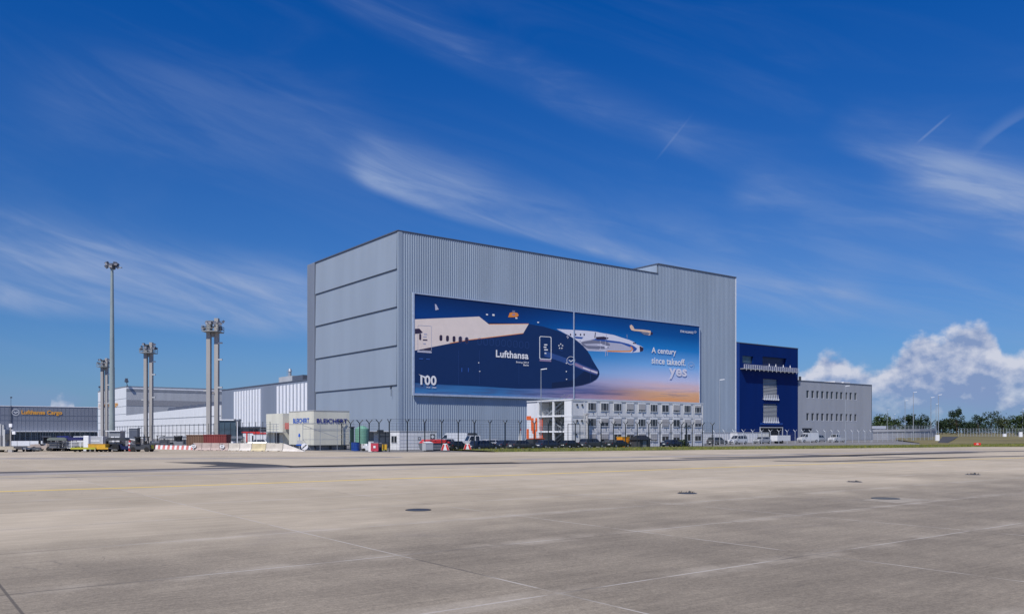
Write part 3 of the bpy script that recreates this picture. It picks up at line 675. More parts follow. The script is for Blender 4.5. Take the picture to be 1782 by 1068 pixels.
# balcony
m = MB(); x0, zb_ = lb(1288, 641); x1, _ = lb(1383, 650); zb_ = (zc(1288, 640.5)+zc(1383, 647))/2-.1
m.box(x0, -1.5, zb_-.15, x1, -.02, zb_); m.build('balcony_floor', M_greyl, bl_)
m = MB(); n = 26
for i in range(n+1): x = x0+(x1-x0)*i/n; m.box(x-.045, -1.5, zb_-.55 if i % 2 else zb_, x+.045, -1.42, zb_+1.1)
for z in (.0, .38, .72, 1.08): m.box(x0, -1.52, zb_+z, x1, -1.46, zb_+z+.07)
for f_ in (.45, .57, .71, .84): x = x0+(x1-x0)*f_; m.cyl((x, -1.3, zb_+1.1), (x, -1.3, zb_+1.9), .16, .05, 6)
m.build('railing', M_louv, bl_)
m = MB(); 
for x, h in ((3, 1.2), (9, .8), (14, 1.6), (15, 1.0)): m.cyl((x+4, 6, BH-.1), (x+4, 6, BH+h), .06, .03, 6)
m.cyl((7, 6, BH+.7), (20, 6, BH+.5), .04, .04, 4); m.build('antenna', M_steel, bl_)

O0 = B0+U*BL; OH = hz(661, O0.y); OL = tU(O0, 1516.8)
ob = thing('grey_office_block', 'pale grey corrugated office block with two rows of slit windows, right of the blue one', 'building', O0, ROT)
def lo_(px, py): t_ = tU(O0, px); return t_, hz(py, (O0+U*t_).y)
wx = [1405.7, 1414.5, 1423, 1431.4, 1440, 1447.9, 1456.7, 1464.3, 1472.8, 1480.6, 1488.7]
z1a, z1b = lo_(1405, 692)[1], lo_(1405, 679)[1]; z2a, z2b = lo_(1405, 731.2)[1], lo_(1405, 718.4)[1]
holes = []
for r_ in ((z1a, z1b), (z2a, z2b)):
    for x in wx: a = lo_(x, 0)[0]; holes.append((a-.72, r_[0], a+.62, r_[1]))
dr = (lo_(1396, 0)[0], 0, lo_(1413.5, 0)[0], lo_(1396, 744.5)[1])
X0 = .5
m = MB(); n_ = 0
wall_holes(m, 0, OL, 0, OH-.3, holes+[dr], .55)
m.box(0.01, .6, 0, OL-.02, 30, OH-.35); m.box(OL-.02, 0, 0, OL, 30, OH-.35)
m.add([(0, 0, OH-.35), (OL, 0, OH-.35), (OL, 30, OH-.35), (0, 30, OH-.35)], [(0, 1, 2, 3)])
M_off = mat('office_grey', (.31, .335, .385), .5, 0, .06, .3, streak=True)
m.build('wall', M_off, ob)
m = MB(); p_ = .95; i = 0; x = .15
solid = [h for h in holes+[dr]]
while x < OL-.3:
    spans = [(.2, OH-.4)]
    for h in solid:
        if h[0]-.15 < x < h[2]+.05:
            ns = []
            for s0_, s1_ in spans:
                if h[1] > s0_: ns.append((s0_, min(s1_, h[1])))
                if h[3] < s1_: ns.append((max(s0_, h[3]), s1_))
            spans = [s for s in ns if s[1]-s[0] > .1]
    for s0_, s1_ in spans: m.box(x, -.06, s0_, x+.12, -.002, s1_)
    x += .5
m.build('cladding_ribs', M_off, ob)
m = MB(); m.box(0, -.1, OH-.3, OL+.05, .2, OH); m.box(OL-.2, -.08, 0, OL+.04, -.002, OH-.3); m.build('roof_edge', M_trim, ob)
for h in holes:
    m = MB(); m.box(h[0], .24, h[1], h[2], .28, h[3]); w_ = m.build('window', M_glass, ob)
    m = MB(); m.box(h[0], -.05, h[1]-.10, h[2]+.1, .235, h[1]+.02); m.build('sill', M_louv, w_)
m = MB(); m.box(dr[0], .5, 0, dr[2], .54, dr[3]); m.build('door', M_dark, ob)
m = MB(); m.box(1.5, 6, OH-.4, 6, 14, OH+2.4); m.build('roof_housing', M_greyl, ob)
m = MB(); m.box(2.8, 7, OH+2.41, 5.4, 13, OH+4.2); m.build('roof_housing', M_hall, ob)
m = MB(); m.cyl((8.5, 5, OH-.3), (8.5, 5, OH+1.7), .4, .4, 10); m.build('vent_pipe', M_dark, ob)
for t_ in (lo_(1478, 0)[0], lo_(1493, 0)[0]):
    m = MB(); m.box(t_-2, 4, OH-.3, t_+2, 8, OH+.9); m.build('roof_unit', M_louv, ob)

# ================================================================ BUILDINGS LEFT OF THE HANGAR
S0 = SE; wh = thing('workshop_hall', 'low grey hall with two groups of white vertical louvres behind the hangar', 'hall', H0, ROT)
WT = hz(659, (H0+V*SE).y); s_end = abs(sV(H0, 386))
m = MB(); m.box(0, SE+.02, 4.2, 60, s_end, WT-.3); m.build('wall', M_hall, wh)
m = MB(); m.box(-.12, SE+.02, WT-.3, .4, s_end, WT); m.box(-.14, SE+.02, 3.95, .3, s_end, 4.2); m.build('roof_edge', M_trim, wh)
m = MB(); m.box(1.5, SE+.05, 0, 59, s_end-.2, 4.2); m.build('ground_floor', M_grey, wh)
for k in range(12):
    y = 60+k*4.2
    if k in (2, 5, 8): continue
    m = MB(); m.box(1.4, y, .6, 1.5, y+2.8, 3.4); m.build('window', M_glassb if k % 2 else M_glass, wh)
for (xa, xb, n, pya) in ((409.5, 452.5, 10, 676.5), (484.5, 534, 9, 665.8)):
    ztop = hz(pya, (H0+V*abs(sV(H0, xb))).y)
    sa_, sb_ = abs(sV(H0, xa)), abs(sV(H0, xb)); pt = (sa_-sb_)/(n-1)
    for i in range(n):
        y = sb_+pt*i
        m = MB(); m.box(-.25, y-pt*.27, 4.3, 0, y+pt*.27, ztop); m.build('louvre', M_louv, wh)
sa_, sb_, sm_ = abs(sV(H0, 467)), abs(sV(H0, 508)), abs(sV(H0, 490))
m = MB(); m.box(3, sm_, WT-.3, 12, sa_, hz(655, (H0+V*sm_).y)+.4); m.build('roof_housing', M_greyl, wh)
m = MB(); m.box(3, sb_, WT-.3, 12, sm_-.02, hz(655, (H0+V*sb_).y)+.6); m.build('roof_housing', M_trim, wh)
m = MB(); yy = abs(sV(H0, 480)); zt = hz(645, (H0+V*yy).y); m.cyl((4, yy, WT), (4, yy, zt), .45, .45, 10); m.cyl((4, yy, zt), (4, yy, zt+.8), .6, .3, 10); m.cyl((4, yy+2, WT), (4, yy+2, zt+.5), .07, .04, 6); m.build('chimney', M_steel, wh)

# low white cargo shed
L0 = P(384, 270); ls = abs(sV(L0, 196)); zr, zl = hz(704.5, 270), hz(725, (L0+V*ls).y)
lw = thing('white_cargo_shed', 'long low white shed with a sloping roofline behind the pylons', 'shed', L0, ROT)
m = MB(); 
m.add([(0, 0, 0), (0, ls, 0), (0, ls, zl), (0, 0, zr), (40, 0, 0), (40, ls, 0), (40, ls, zl), (40, 0, zr)], [(0, 1, 2, 3), (3, 2, 6, 7), (0, 3, 7, 4), (1, 5, 6, 2), (4, 7, 6, 5)])
m.build('wall', M_white, lw)
m = MB()
for z in (2.5, 5.2, 7.9): m.box(-.12, 0, z, -.0, ls, z+.25)
m.build('cladding_joint', M_greyl, lw)
m = MB(); n = 9
for i in range(9):
    y = abs(sV(L0, 283+i*12.3)); z = zr+(zl-zr)*y/ls
    m.add([(2, y-2.6, z-.1), (2, y+2.6, z-.1), (2, y-1.2, z+1.5), (7, y-2.6, z-.1), (7, y+2.6, z-.1), (7, y-1.2, z+1.5)], [(0, 1, 2), (3, 5, 4), (0, 3, 4, 1), (1, 4, 5, 2), (2, 5, 3, 0)])
m.build('skylight', M_trim, lw)
# tall banded white building
K0 = P(220, 430); kt = 95; ks = abs(sV(K0, 171)); kh = hz(671.7, 430)
kb = thing('white_freight_terminal', 'tall white and grey banded freight building with a gold sign, behind the pylons', 'building', K0, ROT)
m = MB(); m.box(0, 0, 0, kt, ks, kh); m.build('wall', M_greyl, kb)
sc_ = 430/F
m = MB()
for (ya, yb, mi) in ((672.5, 676, 0), (676, 680.5, 1), (695, 705.5, 2)): m.box(-.02, -.1, hz(yb, 430), kt, -.01, hz(ya, 430)-.05, mi)
m.build('cladding_band', [M_white, M_grey, mat('band_grey', (.27, .28, .30), .6)], kb)
m = MB(); m.box(-.15, -.0, 0, -.01, ks, kh-.4); m.build('side_cladding', M_white, kb)
m = MB()
for z in (4, 8, 12, 16, 20): m.box(-.2, 0, z, -.15, ks, z+.2)
m.box(-.3, -.2, kh-.35, kt, ks, kh+.1); m.build('roof_edge', M_grey, kb)
for (y, n_) in ((.8, 3), (ks-2, 1)):
    m = MB()
    for i in range(n_): m.cyl((0.5, y-i*.9+.5, kh), (.5-i*.5, y-i*1.3, kh+2.2+(i % 2)), .15, .1, 5); m.box(-.2-i*.5, y-i*1.3-.6, kh+2+(i % 2), 1.0-i*.5, y-i*1.3+.6, kh+3+(i % 2))
    m.build('roof_floodlight', M_trim, kb)
RX = Matrix.Rotation(0, 4, 'X')
def wtext(body, parent, mt, o, d_px0, d_px1, pyb, pyt, side, off_, bold=.03):
    """letters on a wall: side 'U' (wall along U) or 'V' (wall along V, read from the left)"""
    pass
def sign_u(parent, o, body, px0, px1, pyb, pyt, mt, y=-.12, bold=.035, name='lettering'):
    a, b = tU(o, px0), tU(o, px1); Y = (o+U*a).y
    t_ = text(body, 1, name, mt, parent, (a, y, hz(pyb, Y)), bold, rx=PI/2, width=b-a, height=(pyb-pyt)/F*Y); return t_
def sign_v(parent, o, body, px0, px1, pyb, pyt, mt, x=-.12, bold=.035, name='lettering'):
    a, b = abs(sV(o, px0)), abs(sV(o, px1)); Y = (o+V*a).y
    t_ = text(body, 1, name, mt, parent, (x, a, hz(pyb, Y)), bold, rx=PI/2, rz=-PI/2, width=abs(a-b), height=(pyb-pyt)/F*Y); return t_
sign_v(kb, K0, 'Lufthansa Cargo', 177, 206, 711, 702, M_gold, -.35)
def disc_ring(parent, o, px, py, r, side, mt, off_=-.2):
    mb = MB(); n = 24
    for i in range(n):
        a0, a1 = 2*PI*i/n, 2*PI*(i+1)/n
        def q_(a, rr_): return (math.cos(a)*rr_, math.sin(a)*rr_)
        pts = [q_(a0, r), q_(a1, r), q_(a1, r*.86), q_(a0, r*.86)]
        if side == 'U': mb.add([(x, off_, z) for x, z in pts], [(0, 1, 2, 3)])
        else: mb.add([(off_, -x, z) for x, z in pts], [(0, 1, 2, 3)])
    sw = [(-.62, .28), (-.25, .12), (.0, -.12), (.5, .22), (.70, .12), (.25, -.18), (.0, -.38), (-.22, -.12), (-.5, .0)]
    pts = [(x*r, z*r) for x, z in sw]; z3 = [(x, off_, z) if side == 'U' else (off_, -x, z) for x, z in pts]
    tr = tessellate_polygon([[Vector((x, z, 0)) for x, z in pts]]); mb.add(z3, [tuple(t) for t in tr])
    ob_ = mb.build('emblem', mt, parent)
    if side == 'U': a = tU(o, px); ob_.location = (a, 0, hz(py, (o+U*a).y))
    else: a = abs(sV(o, px)); ob_.location = (0, a, hz(py, (o+V*a).y))
disc_ring(kb, K0, 173.5, 706.5, 1.5, 'V', M_gold, -.35)
# grey cargo hall
C1 = P(170, 270); cw = abs(tU(C1, -60)); C0 = C1-U*cw; ch = hz(708, 270)
cg = thing('grey_cargo_hall', 'flat grey hall with gold letters on its front at the far left', 'hall', C0, ROT)
m = MB(); m.box(0, .02, 3.0, cw, 60, ch-.2); m.build('wall', mat('cargo_grey', (.19, .215, .27), .6, 0, .06, .2, streak=True), cg)
m = MB()
for i in range(int(cw/1.1)): m.box(i*1.1, -.03, 3.2, i*1.1+.06, .02, ch-.3)
for z in (hz(731.5, 262), hz(723, 262)): m.box(0, -.04, z, cw, .02, z+.07)
m.build('panel_joint', M_hall, cg)
m = MB(); m.box(-.1, -.1, ch-.2, cw+.1, .3, ch); m.box(0, -1.8, 2.8, cw, .0, 3.05); m.build('roof_edge', M_louv, cg)
m = MB(); m.box(0, .8, 0, cw, 55, 3.0); m.build('ground_floor', M_glassb, cg)
m = MB()
for i in range(int(cw/1.4)): m.box(i*1.4, .7, 0, i*1.4+.1, .8, 2.8)
m.build('mullion', M_greyl, cg)
sign_u(cg, C0, 'Lufthansa Cargo', 37, 108, 722.5, 713, M_gold, -.15, .04)
disc_ring(cg, C0, 27, 717, 1.0, 'U', M_lamp, -.15)
m = MB(); t_ = tU(C0, 19); m.box(t_-.12, -.2, 3.1, t_+.12, -.04, ch); m.box(t_-.05, -.1, ch, t_+.05, 0, ch+2.6); m.box(t_-.2, -.4, ch+2.3, t_+.3, 0, ch+2.7); m.build('lamp_mast', M_trim, cg)
# low white parapet and long fences behind
def ribbon_wall(name, label, cat, a, b, z0, z1, th, mt, joints=0):
    t_ = thing(name, label, cat, a, math.atan2((b-a).y, (b-a).x)); L = (b-a).length
    mb = MB(); n = max(1, joints)
    for i in range(n): mb.box(L*i/n+.04, 0, z0, L*(i+1)/n-.04, th, z1)
    mb.build('wall', mt, t_); return t_
ribbon_wall('parapet_wall', 'long low white concrete parapet in front of the grey cargo hall', 'low wall', P(-60, 160), P(74, 163), 0, .95, .3, M_white, 6)

# ================================================================ FENCES
def fence(name, label, pts, h, arm, pm_, wm, arms_dir, r=.055, armlen=.62, wires=9, group=None, wr=.008, vstep=.0, cat='fence'):
    t_ = thing(name, label, cat, pts[0], 0, group); o = pts[0]
    pmb = MB(); pmb.cyl((0, 0, 0), (0, 0, h), r, r, 8)
    if arm:
        d = arms_dir*armlen
        for s in (-1, 1): pmb.cyl((0, 0, h-.03), (d.x*s*.8, d.y*s*.8, h+armlen*.8), r*.8, r*.7, 6)
    me = None
    for p in pts:
        if me is None: po = pmb.build('post', pm_, t_); me = po.data; po.location = p-o
        else: po = bpy.data.objects.new('post', me); COL.objects.link(po); po.parent = t_; po.location = p-o
    mb = MB()
    for a, b in zip(pts[:-1], pts[1:]):
        a = a-o; b = b-o
        for i in range(wires):
            z = .12+(h-.2)*i/(wires-1); mb.cyl(a+ZV*z, b+ZV*z, wr, wr, 3, cap=False)
        if vstep:
            n = int((b-a).length/vstep)
            for i in range(1, n): p = a.lerp(b, i/n); mb.cyl(p+ZV*.1, p+ZV*(h-.08), wr*.8, wr*.8, 3, cap=False)
        if arm:
            for s in (-1, 1):
                for q_ in (.55, 1.): dd = arms_dir*armlen*.8*s*q_; mb.cyl(a+dd+ZV*(h+armlen*.8*q_), b+dd+ZV*(h+armlen*.8*q_), wr*.7, wr*.7, 3, cap=False)
    mb.build('mesh_panel', wm, t_); return t_
FC = P(677.4, 112.8)
M_mesh = mat('mesh_dark', (.06, .075, .09), .5)
ptsB = [FC+U*2.78*i for i in range(25)]
# drop the last ones beyond the dark stretch
fence('security_fence', 'black wire security fence with Y-topped posts in front of the hangar', ptsB, 3.9, True, M_post, M_mesh, V, .08, .62, 10, wr=.013, vstep=.55)
ptsA = [FC+V*(.1+2.85*i) for i in range(7)]; ptsA[0] = FC+V*2.2
fence('security_fence', 'short black Y-posted fence run turning away beside the cream cabins', [FC+V*(2.9*i+2.9) for i in range(5)], 3.9, True, M_post, M_mesh, U, .085, .62, 11, wr=.013, vstep=.5)
gf0 = P(1225, 166); gf1 = P(1516, 219)
n = 21; fence('security_fence', 'pale grey Y-posted fence before the blue block and grey offices', [gf0.lerp(gf1, i/n) for i in range(n+1)], 2.75, True, M_gpost, M_wire, V, .06, .6, 8, wr=.010, vstep=.6)
gf2 = P(1518, 222); gf3 = P(1630, 258)
fence('site_fence', 'tall pale bar fence running right from the grey offices to the ramp', [gf2.lerp(gf3, i/14) for i in range(15)], 2.6, False, M_gpost, M_wire, V, .05, .6, 6, wr=.012, vstep=.3)
lf0 = P(470, 132); lf1 = P(196, 237)
n = 38; fence('site_fence', 'long dark mesh fence running back past the pylons to the cargo buildings', [lf0.lerp(lf1, i/n) for i in range(n+1)], 4.3, False, M_post, M_mesh, V, .045, .6, 5, wr=.010)
lf2 = P(190, 240); lf3 = P(-40, 205)
n = 24; fence('site_fence', 'grey mesh fence in front of the grey cargo hall', [lf2.lerp(lf3, i/n) for i in range(n+1)], 3.2, False, M_wire, M_wire, V, .05, .6, 6, wr=.012, vstep=.5)
rf0 = P(1668, 345, .95); rf1 = P(1850, 330, .9)
n = 34; fence('site_fence', 'distant pale bar fence across the dry field at the far right', [rf0.lerp(rf1, i/n) for i in range(n+1)], 3.3, False, M_gpost, M_gpost, V, .07, .6, 3, wr=.03, vstep=.45)
# braced temporary fence in front of the cream cabins
a = P(521, 118); tf = thing('temporary_fence', 'thin steel scaffold fence with diagonal braces in front of the cream cabins', 'fence', a, ROT)
m = MB()
for i in range(4): m.cyl((i*2.6, -1.2, 0), (i*2.6, -1.2, 4.1), .04, n=6)
for z in (1.6, 3.1, 3.9): m.cyl((0, -1.2, z), (7.8, -1.2, z), .03, n=5)
m.cyl((0, -1.2, 3.6), (5.2, -1.2, 1.9), .03, n=5); m.cyl((7.8, -1.2, 3.3), (5.2, -1.2, 2.0), .03, n=5); m.cyl((0, -1.2, 1.6), (1.2, -1.2, .2), .03, n=5)
m.build('frame', M_steel, tf)

# ================================================================ CONTAINER OFFICES
Q0 = P(995, 146); qh = hz(694.6, 146); ql = tU(Q0, 1223); fl = qh/3
co = thing('container_office', 'three-storey white container office with an open stair at its left end', 'office', Q0, ROT)
m = MB(); m.box(3.0, 0, 0, ql, 12.5, qh-.02); m.box(.12, .12, 0, 3.0, abs(sV(Q0, 982))-.02, qh-.06)
m.add([(.0, -.002, 0), (3, -.002, 0), (3, -.002, qh-.02), (0, -.002, qh-.02)], [(0, 1, 2, 3)])
nb = 12; bw = ql/nb
M_seam = mat('seam_grey', (.42, .43, .46), .6)
m.build('wall', M_offw, co)
m = MB()
for i in range(nb+1): x = ql*i/nb; m.box(max(0, x-.03), -.05, 0, min(ql, x+.03), -.004, qh)
for j in range(1, 3): m.box(0, -.05, fl*j-.05, ql, -.004, fl*j+.02)
m.build('module_joint', M_seam, co)
m = MB()
for j in range(3): m.box(-.06, -.075, fl*(j+1)-.30, ql+.06, -.052, fl*(j+1)-.12)
for i in range(nb+1): x = ql*i/nb; m.box(max(-.06, x-.14), -.065, 0, min(ql+.06, x+.14), -.052, qh)
m.build('module_frame', M_offw, co)
m = MB(); m.box(-.1, -.12, qh-.1, ql+.1, 12.6, qh+.05); m.build('roof_edge', M_white, co)
cxs = [1029.4, 1051.7, 1074, 1095.8, 1116.5, 1137, 1157, 1176.4, 1195.5, 1213.8]
rows = [['3:0', '3:0', '3:0', '3:.78', '3:.78', '3:0', '2:0', '3:.72', '3:0', '3:.25'],
        ['3:0', '2:.5', '2:.68', '2:.82', '3:0', '3:0', '3:.92', '2:0', '2:.8', '2:.55'],
        ['2:.6', '2:.65', '2:0', '2:.1', '3:.2', '2:.85', '2:.35', '2:.5', '2:0', '2:.3']]
for j, rw in enumerate(rows):
    zb_ = fl*(2-j)+.95
    for cx_, s_ in zip(cxs, rw):
        n, sh = s_.split(':'); n = int(n); sh = float(sh); x = tU(Q0, cx_)
        w = 1.85; h = 1.32
        m = MB(); m.box(x-w/2-.08, -.14, zb_-.08, x+w/2+.08, -.101, zb_+h+.28); wf = m.build('window', M_white, co)
        ps = [(0, .5), (.5, 1)] if n == 2 else [(0, .25), (.25, .75), (.75, 1)]
        m = MB()
        for a, b in ps: m.box(x-w/2+w*a+.05, -.155, zb_+.04, x-w/2+w*b-.05, -.141, zb_+h*(1-sh)-.02)
        m.build('pane', M_glass, wf)
        if sh: m = MB(); m.box(x-w/2+.02, -.185, zb_+h*(1-sh), x+w/2-.02, -.156, zb_+h+.05); m.build('shutter', M_shut, wf)
        m = MB(); m.box(x+.28, -.12, zb_-.58, x+.42, -.06, zb_-.42) if (j < 2) else m.box(x+.3, -.12, zb_-.5, x+.36, -.06, zb_-.4); m.build('vent', M_dark, wf)
for (x, j) in ((1003.5, 2), (1012.5, 2), (1003.8, 1), (1012, 1), (1002, .15)):
    m = MB(); t_ = tU(Q0, x); z = fl*j+fl*.62; m.box(t_-.16, -.2, z, t_+.16, -.06, z+.3); m.build('vent', M_dark, co)
m = MB(); t_ = tU(Q0, 1017.5)
m.cyl((t_, -.9, 0), (t_-.2, -.8, fl*2.05), .32, .22, 8); m.box(t_-.5, -1.0, fl*2.05, t_+.25, -.5, fl*2.05+.25); m.build('air_duct', M_shut, co)
# stair end (runs along V from the corner)
s1, s2, s3 = abs(sV(Q0, 982)), abs(sV(Q0, 935)), abs(sV(Q0, 917))
st = 3.0
m = MB()
for (y, w) in ((0, s1), (abs(sV(Q0, 962.5))-.15, .35), (abs(sV(Q0, 935.5))-.3, .35)): m.box(-st, y if w > 1 else y, 0, -st+.3 if w < 1 else -st+.1, y+w, qh)
for z in (fl-.2, 2*fl-.2, qh-.22): m.box(-st-.03, 0, z, -st+.33, s2, z+.3)
m.box(-st, 0, qh-.05, 0, s2, qh+.05); m.box(-st, 0.003, 0, -.0, .1, qh)
# column positions face the camera via the -U side; interior floors
for j in range(1, 3): m.box(-st+.3, s1, fl*j-.15, 0, s2, fl*j)
m.build('stair_frame', M_white, co).location.x = 3.0
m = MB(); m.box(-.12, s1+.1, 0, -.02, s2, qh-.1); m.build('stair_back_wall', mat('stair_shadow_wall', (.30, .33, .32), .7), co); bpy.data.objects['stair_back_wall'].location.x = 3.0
m = MB()
for j in range(3):
    z = fl*j; y0_, y1_ = s1+1.0, s2-1.5; ns_ = 12
    for i in range(ns_):
        a = i/ns_; b = (i+1)/ns_
        y = y0_+(y1_-y0_)*(a if j % 2 else 1-a); m.box(-st+1.0, y-.18, z+fl*a+.1, -st+2.2, y+.18, z+fl*a+.16)
    ya, yb = (y0_, y1_) if j % 2 else (y1_, y0_)
    for x in (-st+1.0, -st+2.2): m.cyl((x, ya, z+.1), (x, yb, z+fl), .12, n=4); m.cyl((x, ya, z+1.1), (x, yb, z+fl+1.), .04, n=4)
for j in range(1, 3):
    for q_ in (.35, .65, .95): m.cyl((-st+.15, s1, fl*j+q_), (-st+.15, s2, fl*j+q_), .03, n=4)
    for i in range(14): y = s1+(s2-s1)*i/13; m.cyl((-st+.15, y, fl*j), (-st+.15, y, fl*j+.95), .02, n=4)
m.build('staircase', M_steel, co).location.x = 3.0
for j in range(3):
    m = MB(); y = abs(sV(Q0, 948)); m.box(-.2, y-1, fl*j+.05, -.13, y+.2, fl*j+2.15); m.build('door', M_dark, co).location.x = 3.0
# banner panel left of the stair with orange strokes
m = MB(); m.box(-st, s2+.05, 0, -st+.15, s3, qh-.35); m.box(-st+.15, s2+.05, 0, 0, s2+.15, qh-.35); m.build('end_panel', M_offw, co).location.x = 3.0
QF = Q0; st = 0
def ev(px, py): y = abs(sV(QF, px)); return y, hz(py, (QF+V*y).y)
m = MB()
def stroke(p, q_, w):
    w *= 1.3
    a = ev(*p); b = ev(*q_); aa = Vector((-st-.03-.006*stroke.k, a[0], a[1])); b_ = Vector((aa.x, b[0], b[1])); stroke.k += 1
    d = (b_-aa).normalized(); nn = d.cross(Vector((1, 0, 0)))*w/2; m.add([aa-nn, b_-nn, b_+nn, aa+nn], [(0, 1, 2, 3)])
stroke.k = 0
for p, q_, w in (((902, 729), (912, 729), .55),): pass
xa, xb = 904, 934
for p, q_, w in (((924.5, 727), (916.3, 727), .55), ((918.5, 746), (918.5, 768), .55), ((926.5, 727), (926.8, 749), .6), ((926.8, 750), (932.5, 751.5), .6), ((933.6, 727), (933.6, 750), .45), ((931.0, 751), (931.0, 768), .6)): stroke(p, q_, w)
m.build('lettering', M_orange, co)
m = MB(); m.box(.32, s2-1.15, .3, .36, s2-.35, qh*.62); m.build('orange_panel', mat('panel_vermilion', (.62, .10, .04), .6), co)

# ================================================================ CREAM CABINS
T0 = P(546, 122); th = hz(714.5, 122); tu_ = tU(T0, 608); ta, tb, tc_ = abs(sV(T0, 503)), abs(sV(T0, 492)), abs(sV(T0, 463))
tr = thing('site_cabin', 'big cream cabin on stilts with blue company letters on two sides', 'cabin', T0, ROT)
m = MB(); m.box(0, 0, .75, tu_, ta, th); m.build('wall', M_cream, tr)
m = MB(); m.box(.01, tb, .3, tu_-1, tc_, th-.15); m.build('annex', M_cream, tr)
m = MB(); m.box(1.2, ta, .3, tu_-1, tb, th-.5); m.box(-.0, ta+.02, .0, .25, tb-.02, .4); m.build('link_wall', M_greyl, tr)
m = MB(); m.box(-.05, -.05, th, tu_+.05, ta+.05, th+.1); m.box(0, -.03, 2.9, tu_, -.003, 2.95); m.build('roof_edge', M_greyl, tr)
m = MB()
for x in (.3, 2.8, 5.2):
    for y in (.3, 4.5, 8.8): m.box(x-.12, y-.12, 0, x+.12, y+.12, .75)
m.box(0, 0, .62, tu_, .12, .75); m.box(-.02, 0, .62, .1, ta, .75); m.build('leg', M_dark, tr)
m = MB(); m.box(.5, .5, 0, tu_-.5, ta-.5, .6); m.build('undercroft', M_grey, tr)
M_bl = mat('blue_letter', (.01, .10, .50), .4)
M_bl2 = mat('indigo_letter', (.012, .02, .22), .4)
sign_v(tr, T0, 'BLEICHERT', 510.5, 538.3, 736.2, 727.8, M_bl, -.04, .03)
sign_u(tr, T0, 'BLEICHERT', 550.8, 604, 736, 728, M_bl2, -.06, .03)
m = MB(); m.box(-.04, 0, th-1.9, -.003, ta, th-1.86); m.box(-.04, 1.2, .8, -.003, 1.26, th-2.3); m.build('panel_joint', M_greyl, tr)
m = MB(); 
for y in (tb-.5, tb+.8, tb+2.2, tb+3.8, tc_-.6): m.cyl((-1.2, y, 0), (-1.2, y, 3.9), .035, n=5)
for z in (2.7, 3.1, 3.5, 3.9): m.cyl((-1.2, tb-1.4, z), (-1.2, tc_-.6, z), .03, n=5)
m.box(-1.2, tb-1.4, 2.55, 0, tc_-.6, 2.65)
m.build('gantry', M_steel, tr)
m = MB(); m.box(-.05, tb+1.4, .3, .0, tb+3.0, 2.5); m.build('door', M_dark, tr)
m = MB(); m.box(.3, ta+.1, 3.1, .45, tb-.1, 4.1); m.build('red_panel', mat('faded_red', (.45, .14, .12), .6), tr)

A0 = P(695, 122); al = tU(A0, 760); asd = abs(sV(A0, 679))
ac = thing('first_aid_container', 'white site container with a first aid cross behind the black fence', 'container', A0, ROT)
m = MB(); m.box(0, 0, .1, al, asd, 2.75); m.build('wall', M_white, ac)
m = MB()
for z in (.5, 1.0, 1.5, 2.0): m.box(.1, -.02, z, al-.1, -.003, z+.03)
m.box(-.06, -.06, 2.68, al+.06, asd+.06, 2.8); m.box(-.06, -.06, 0, al+.06, asd+.06, .12); m.build('frame', M_greyl, ac)
y0_, y1_ = .65, 2.1
m = MB(); m.box(-.08, .55, 1.05, -.003, 2.3, 2.2); wf = m.build('window', M_white, ac)
m = MB(); m.box(-.10, .65, 1.12, -.081, 1.35, 2.05); m.box(-.10, 1.5, 1.12, -.081, 2.2, 2.05); m.build('pane', M_glass, wf)
for px, s_ in ((752.5, .42), (729.5, .22)):
    t_ = tU(A0, px); z = 1.95 if s_ > .3 else 1.7
    m = MB(); m.box(t_-s_, -.04, z-s_, t_+s_, -.02, z+s_); o = m.build('sign', mat('sign_grey', (.15, .16, .18), .5), ac)
    m = MB(); q_ = s_*.62; w_ = s_*.22; m.box(t_-q_, -.06, z-w_, t_+q_, -.041, z+w_); m.box(t_-w_, -.062, z-q_, t_+w_, -.0605, z+q_); m.build('cross', M_louv, o)
A1 = P(640, 131); a2 = thing('open_container', 'white open-fronted site shelter with a dark unit on its roof edge', 'shelter', A1, ROT)
m = MB(); m.box(0, 2.2, .1, 5.6, 2.4, 2.7); m.box(0, 0, .1, .25, 2.2, 2.7); m.box(5.4, 0, .1, 5.6, 2.2, 2.7); m.box(-.05, -.05, 2.7, 5.65, 2.45, 2.85); m.box(1.6, 1.0, .1, 2.6, 1.2, 2.7); m.build('shell', M_white, a2)
m = MB()
for z in (.9, 1.9): m.box(2.6, .2, z, 5.4, .9, z+.1)
for x in (3.2, 4.3): m.cyl((x, .2, .1), (x, .2, 2.7), .06, n=6)
m.build('shelf', M_dark, a2)
m = MB(); m.box(1.6, -.35, 2.45, 2.6, -.05, 3.0); m.build('air_unit', M_dark, a2)

# ---- small things near the containers
def simple(name, label, cat, loc, rz, parts, group=None):
    t_ = thing(name, label, cat, loc, rz, group)
    for pn, mb, mt in parts: mb.build(pn, mt, t_)
    return t_
def drum(loc, label):
    m = MB(); m.cyl((0, 0, 0), (0, 0, 1.15), .45, .45, 16); 
    for z in (.35, .75, 1.12): m.cyl((0, 0, z), (0, 0, z+.04), .475, .475, 16)
    l = MB(); l.cyl((0, 0, 1.151), (0, 0, 1.19), .4, .36, 16)
    simple('blue_drum', label, 'drum', loc, 0, [('body', m, M_bluep), ('lid', l, M_navy)])
drum(P(620.5, 118), 'blue barrel standing behind the corner of the black fence')
drum(P(616.6, 120.4), 'blue barrel half hidden behind the other, nearest the dark pillar')
m = MB(); m.box(-.5, -.4, .08, .5, .4, 1.15); w = MB(); w.box(-.52, -.42, 1.151, .52, .42, 1.25); h = MB(); h.box(-.15, -.44, .5, .15, -.401, .8)
simple('red_box', 'pinkish red waste bin at the foot of the black fence', 'bin', P(652.5, 113.0), ROT*0, [('body', m, mat('bin_red', (.5, .05, .08), .5)), ('lid', w, M_grey), ('label_plate', h, M_white)])
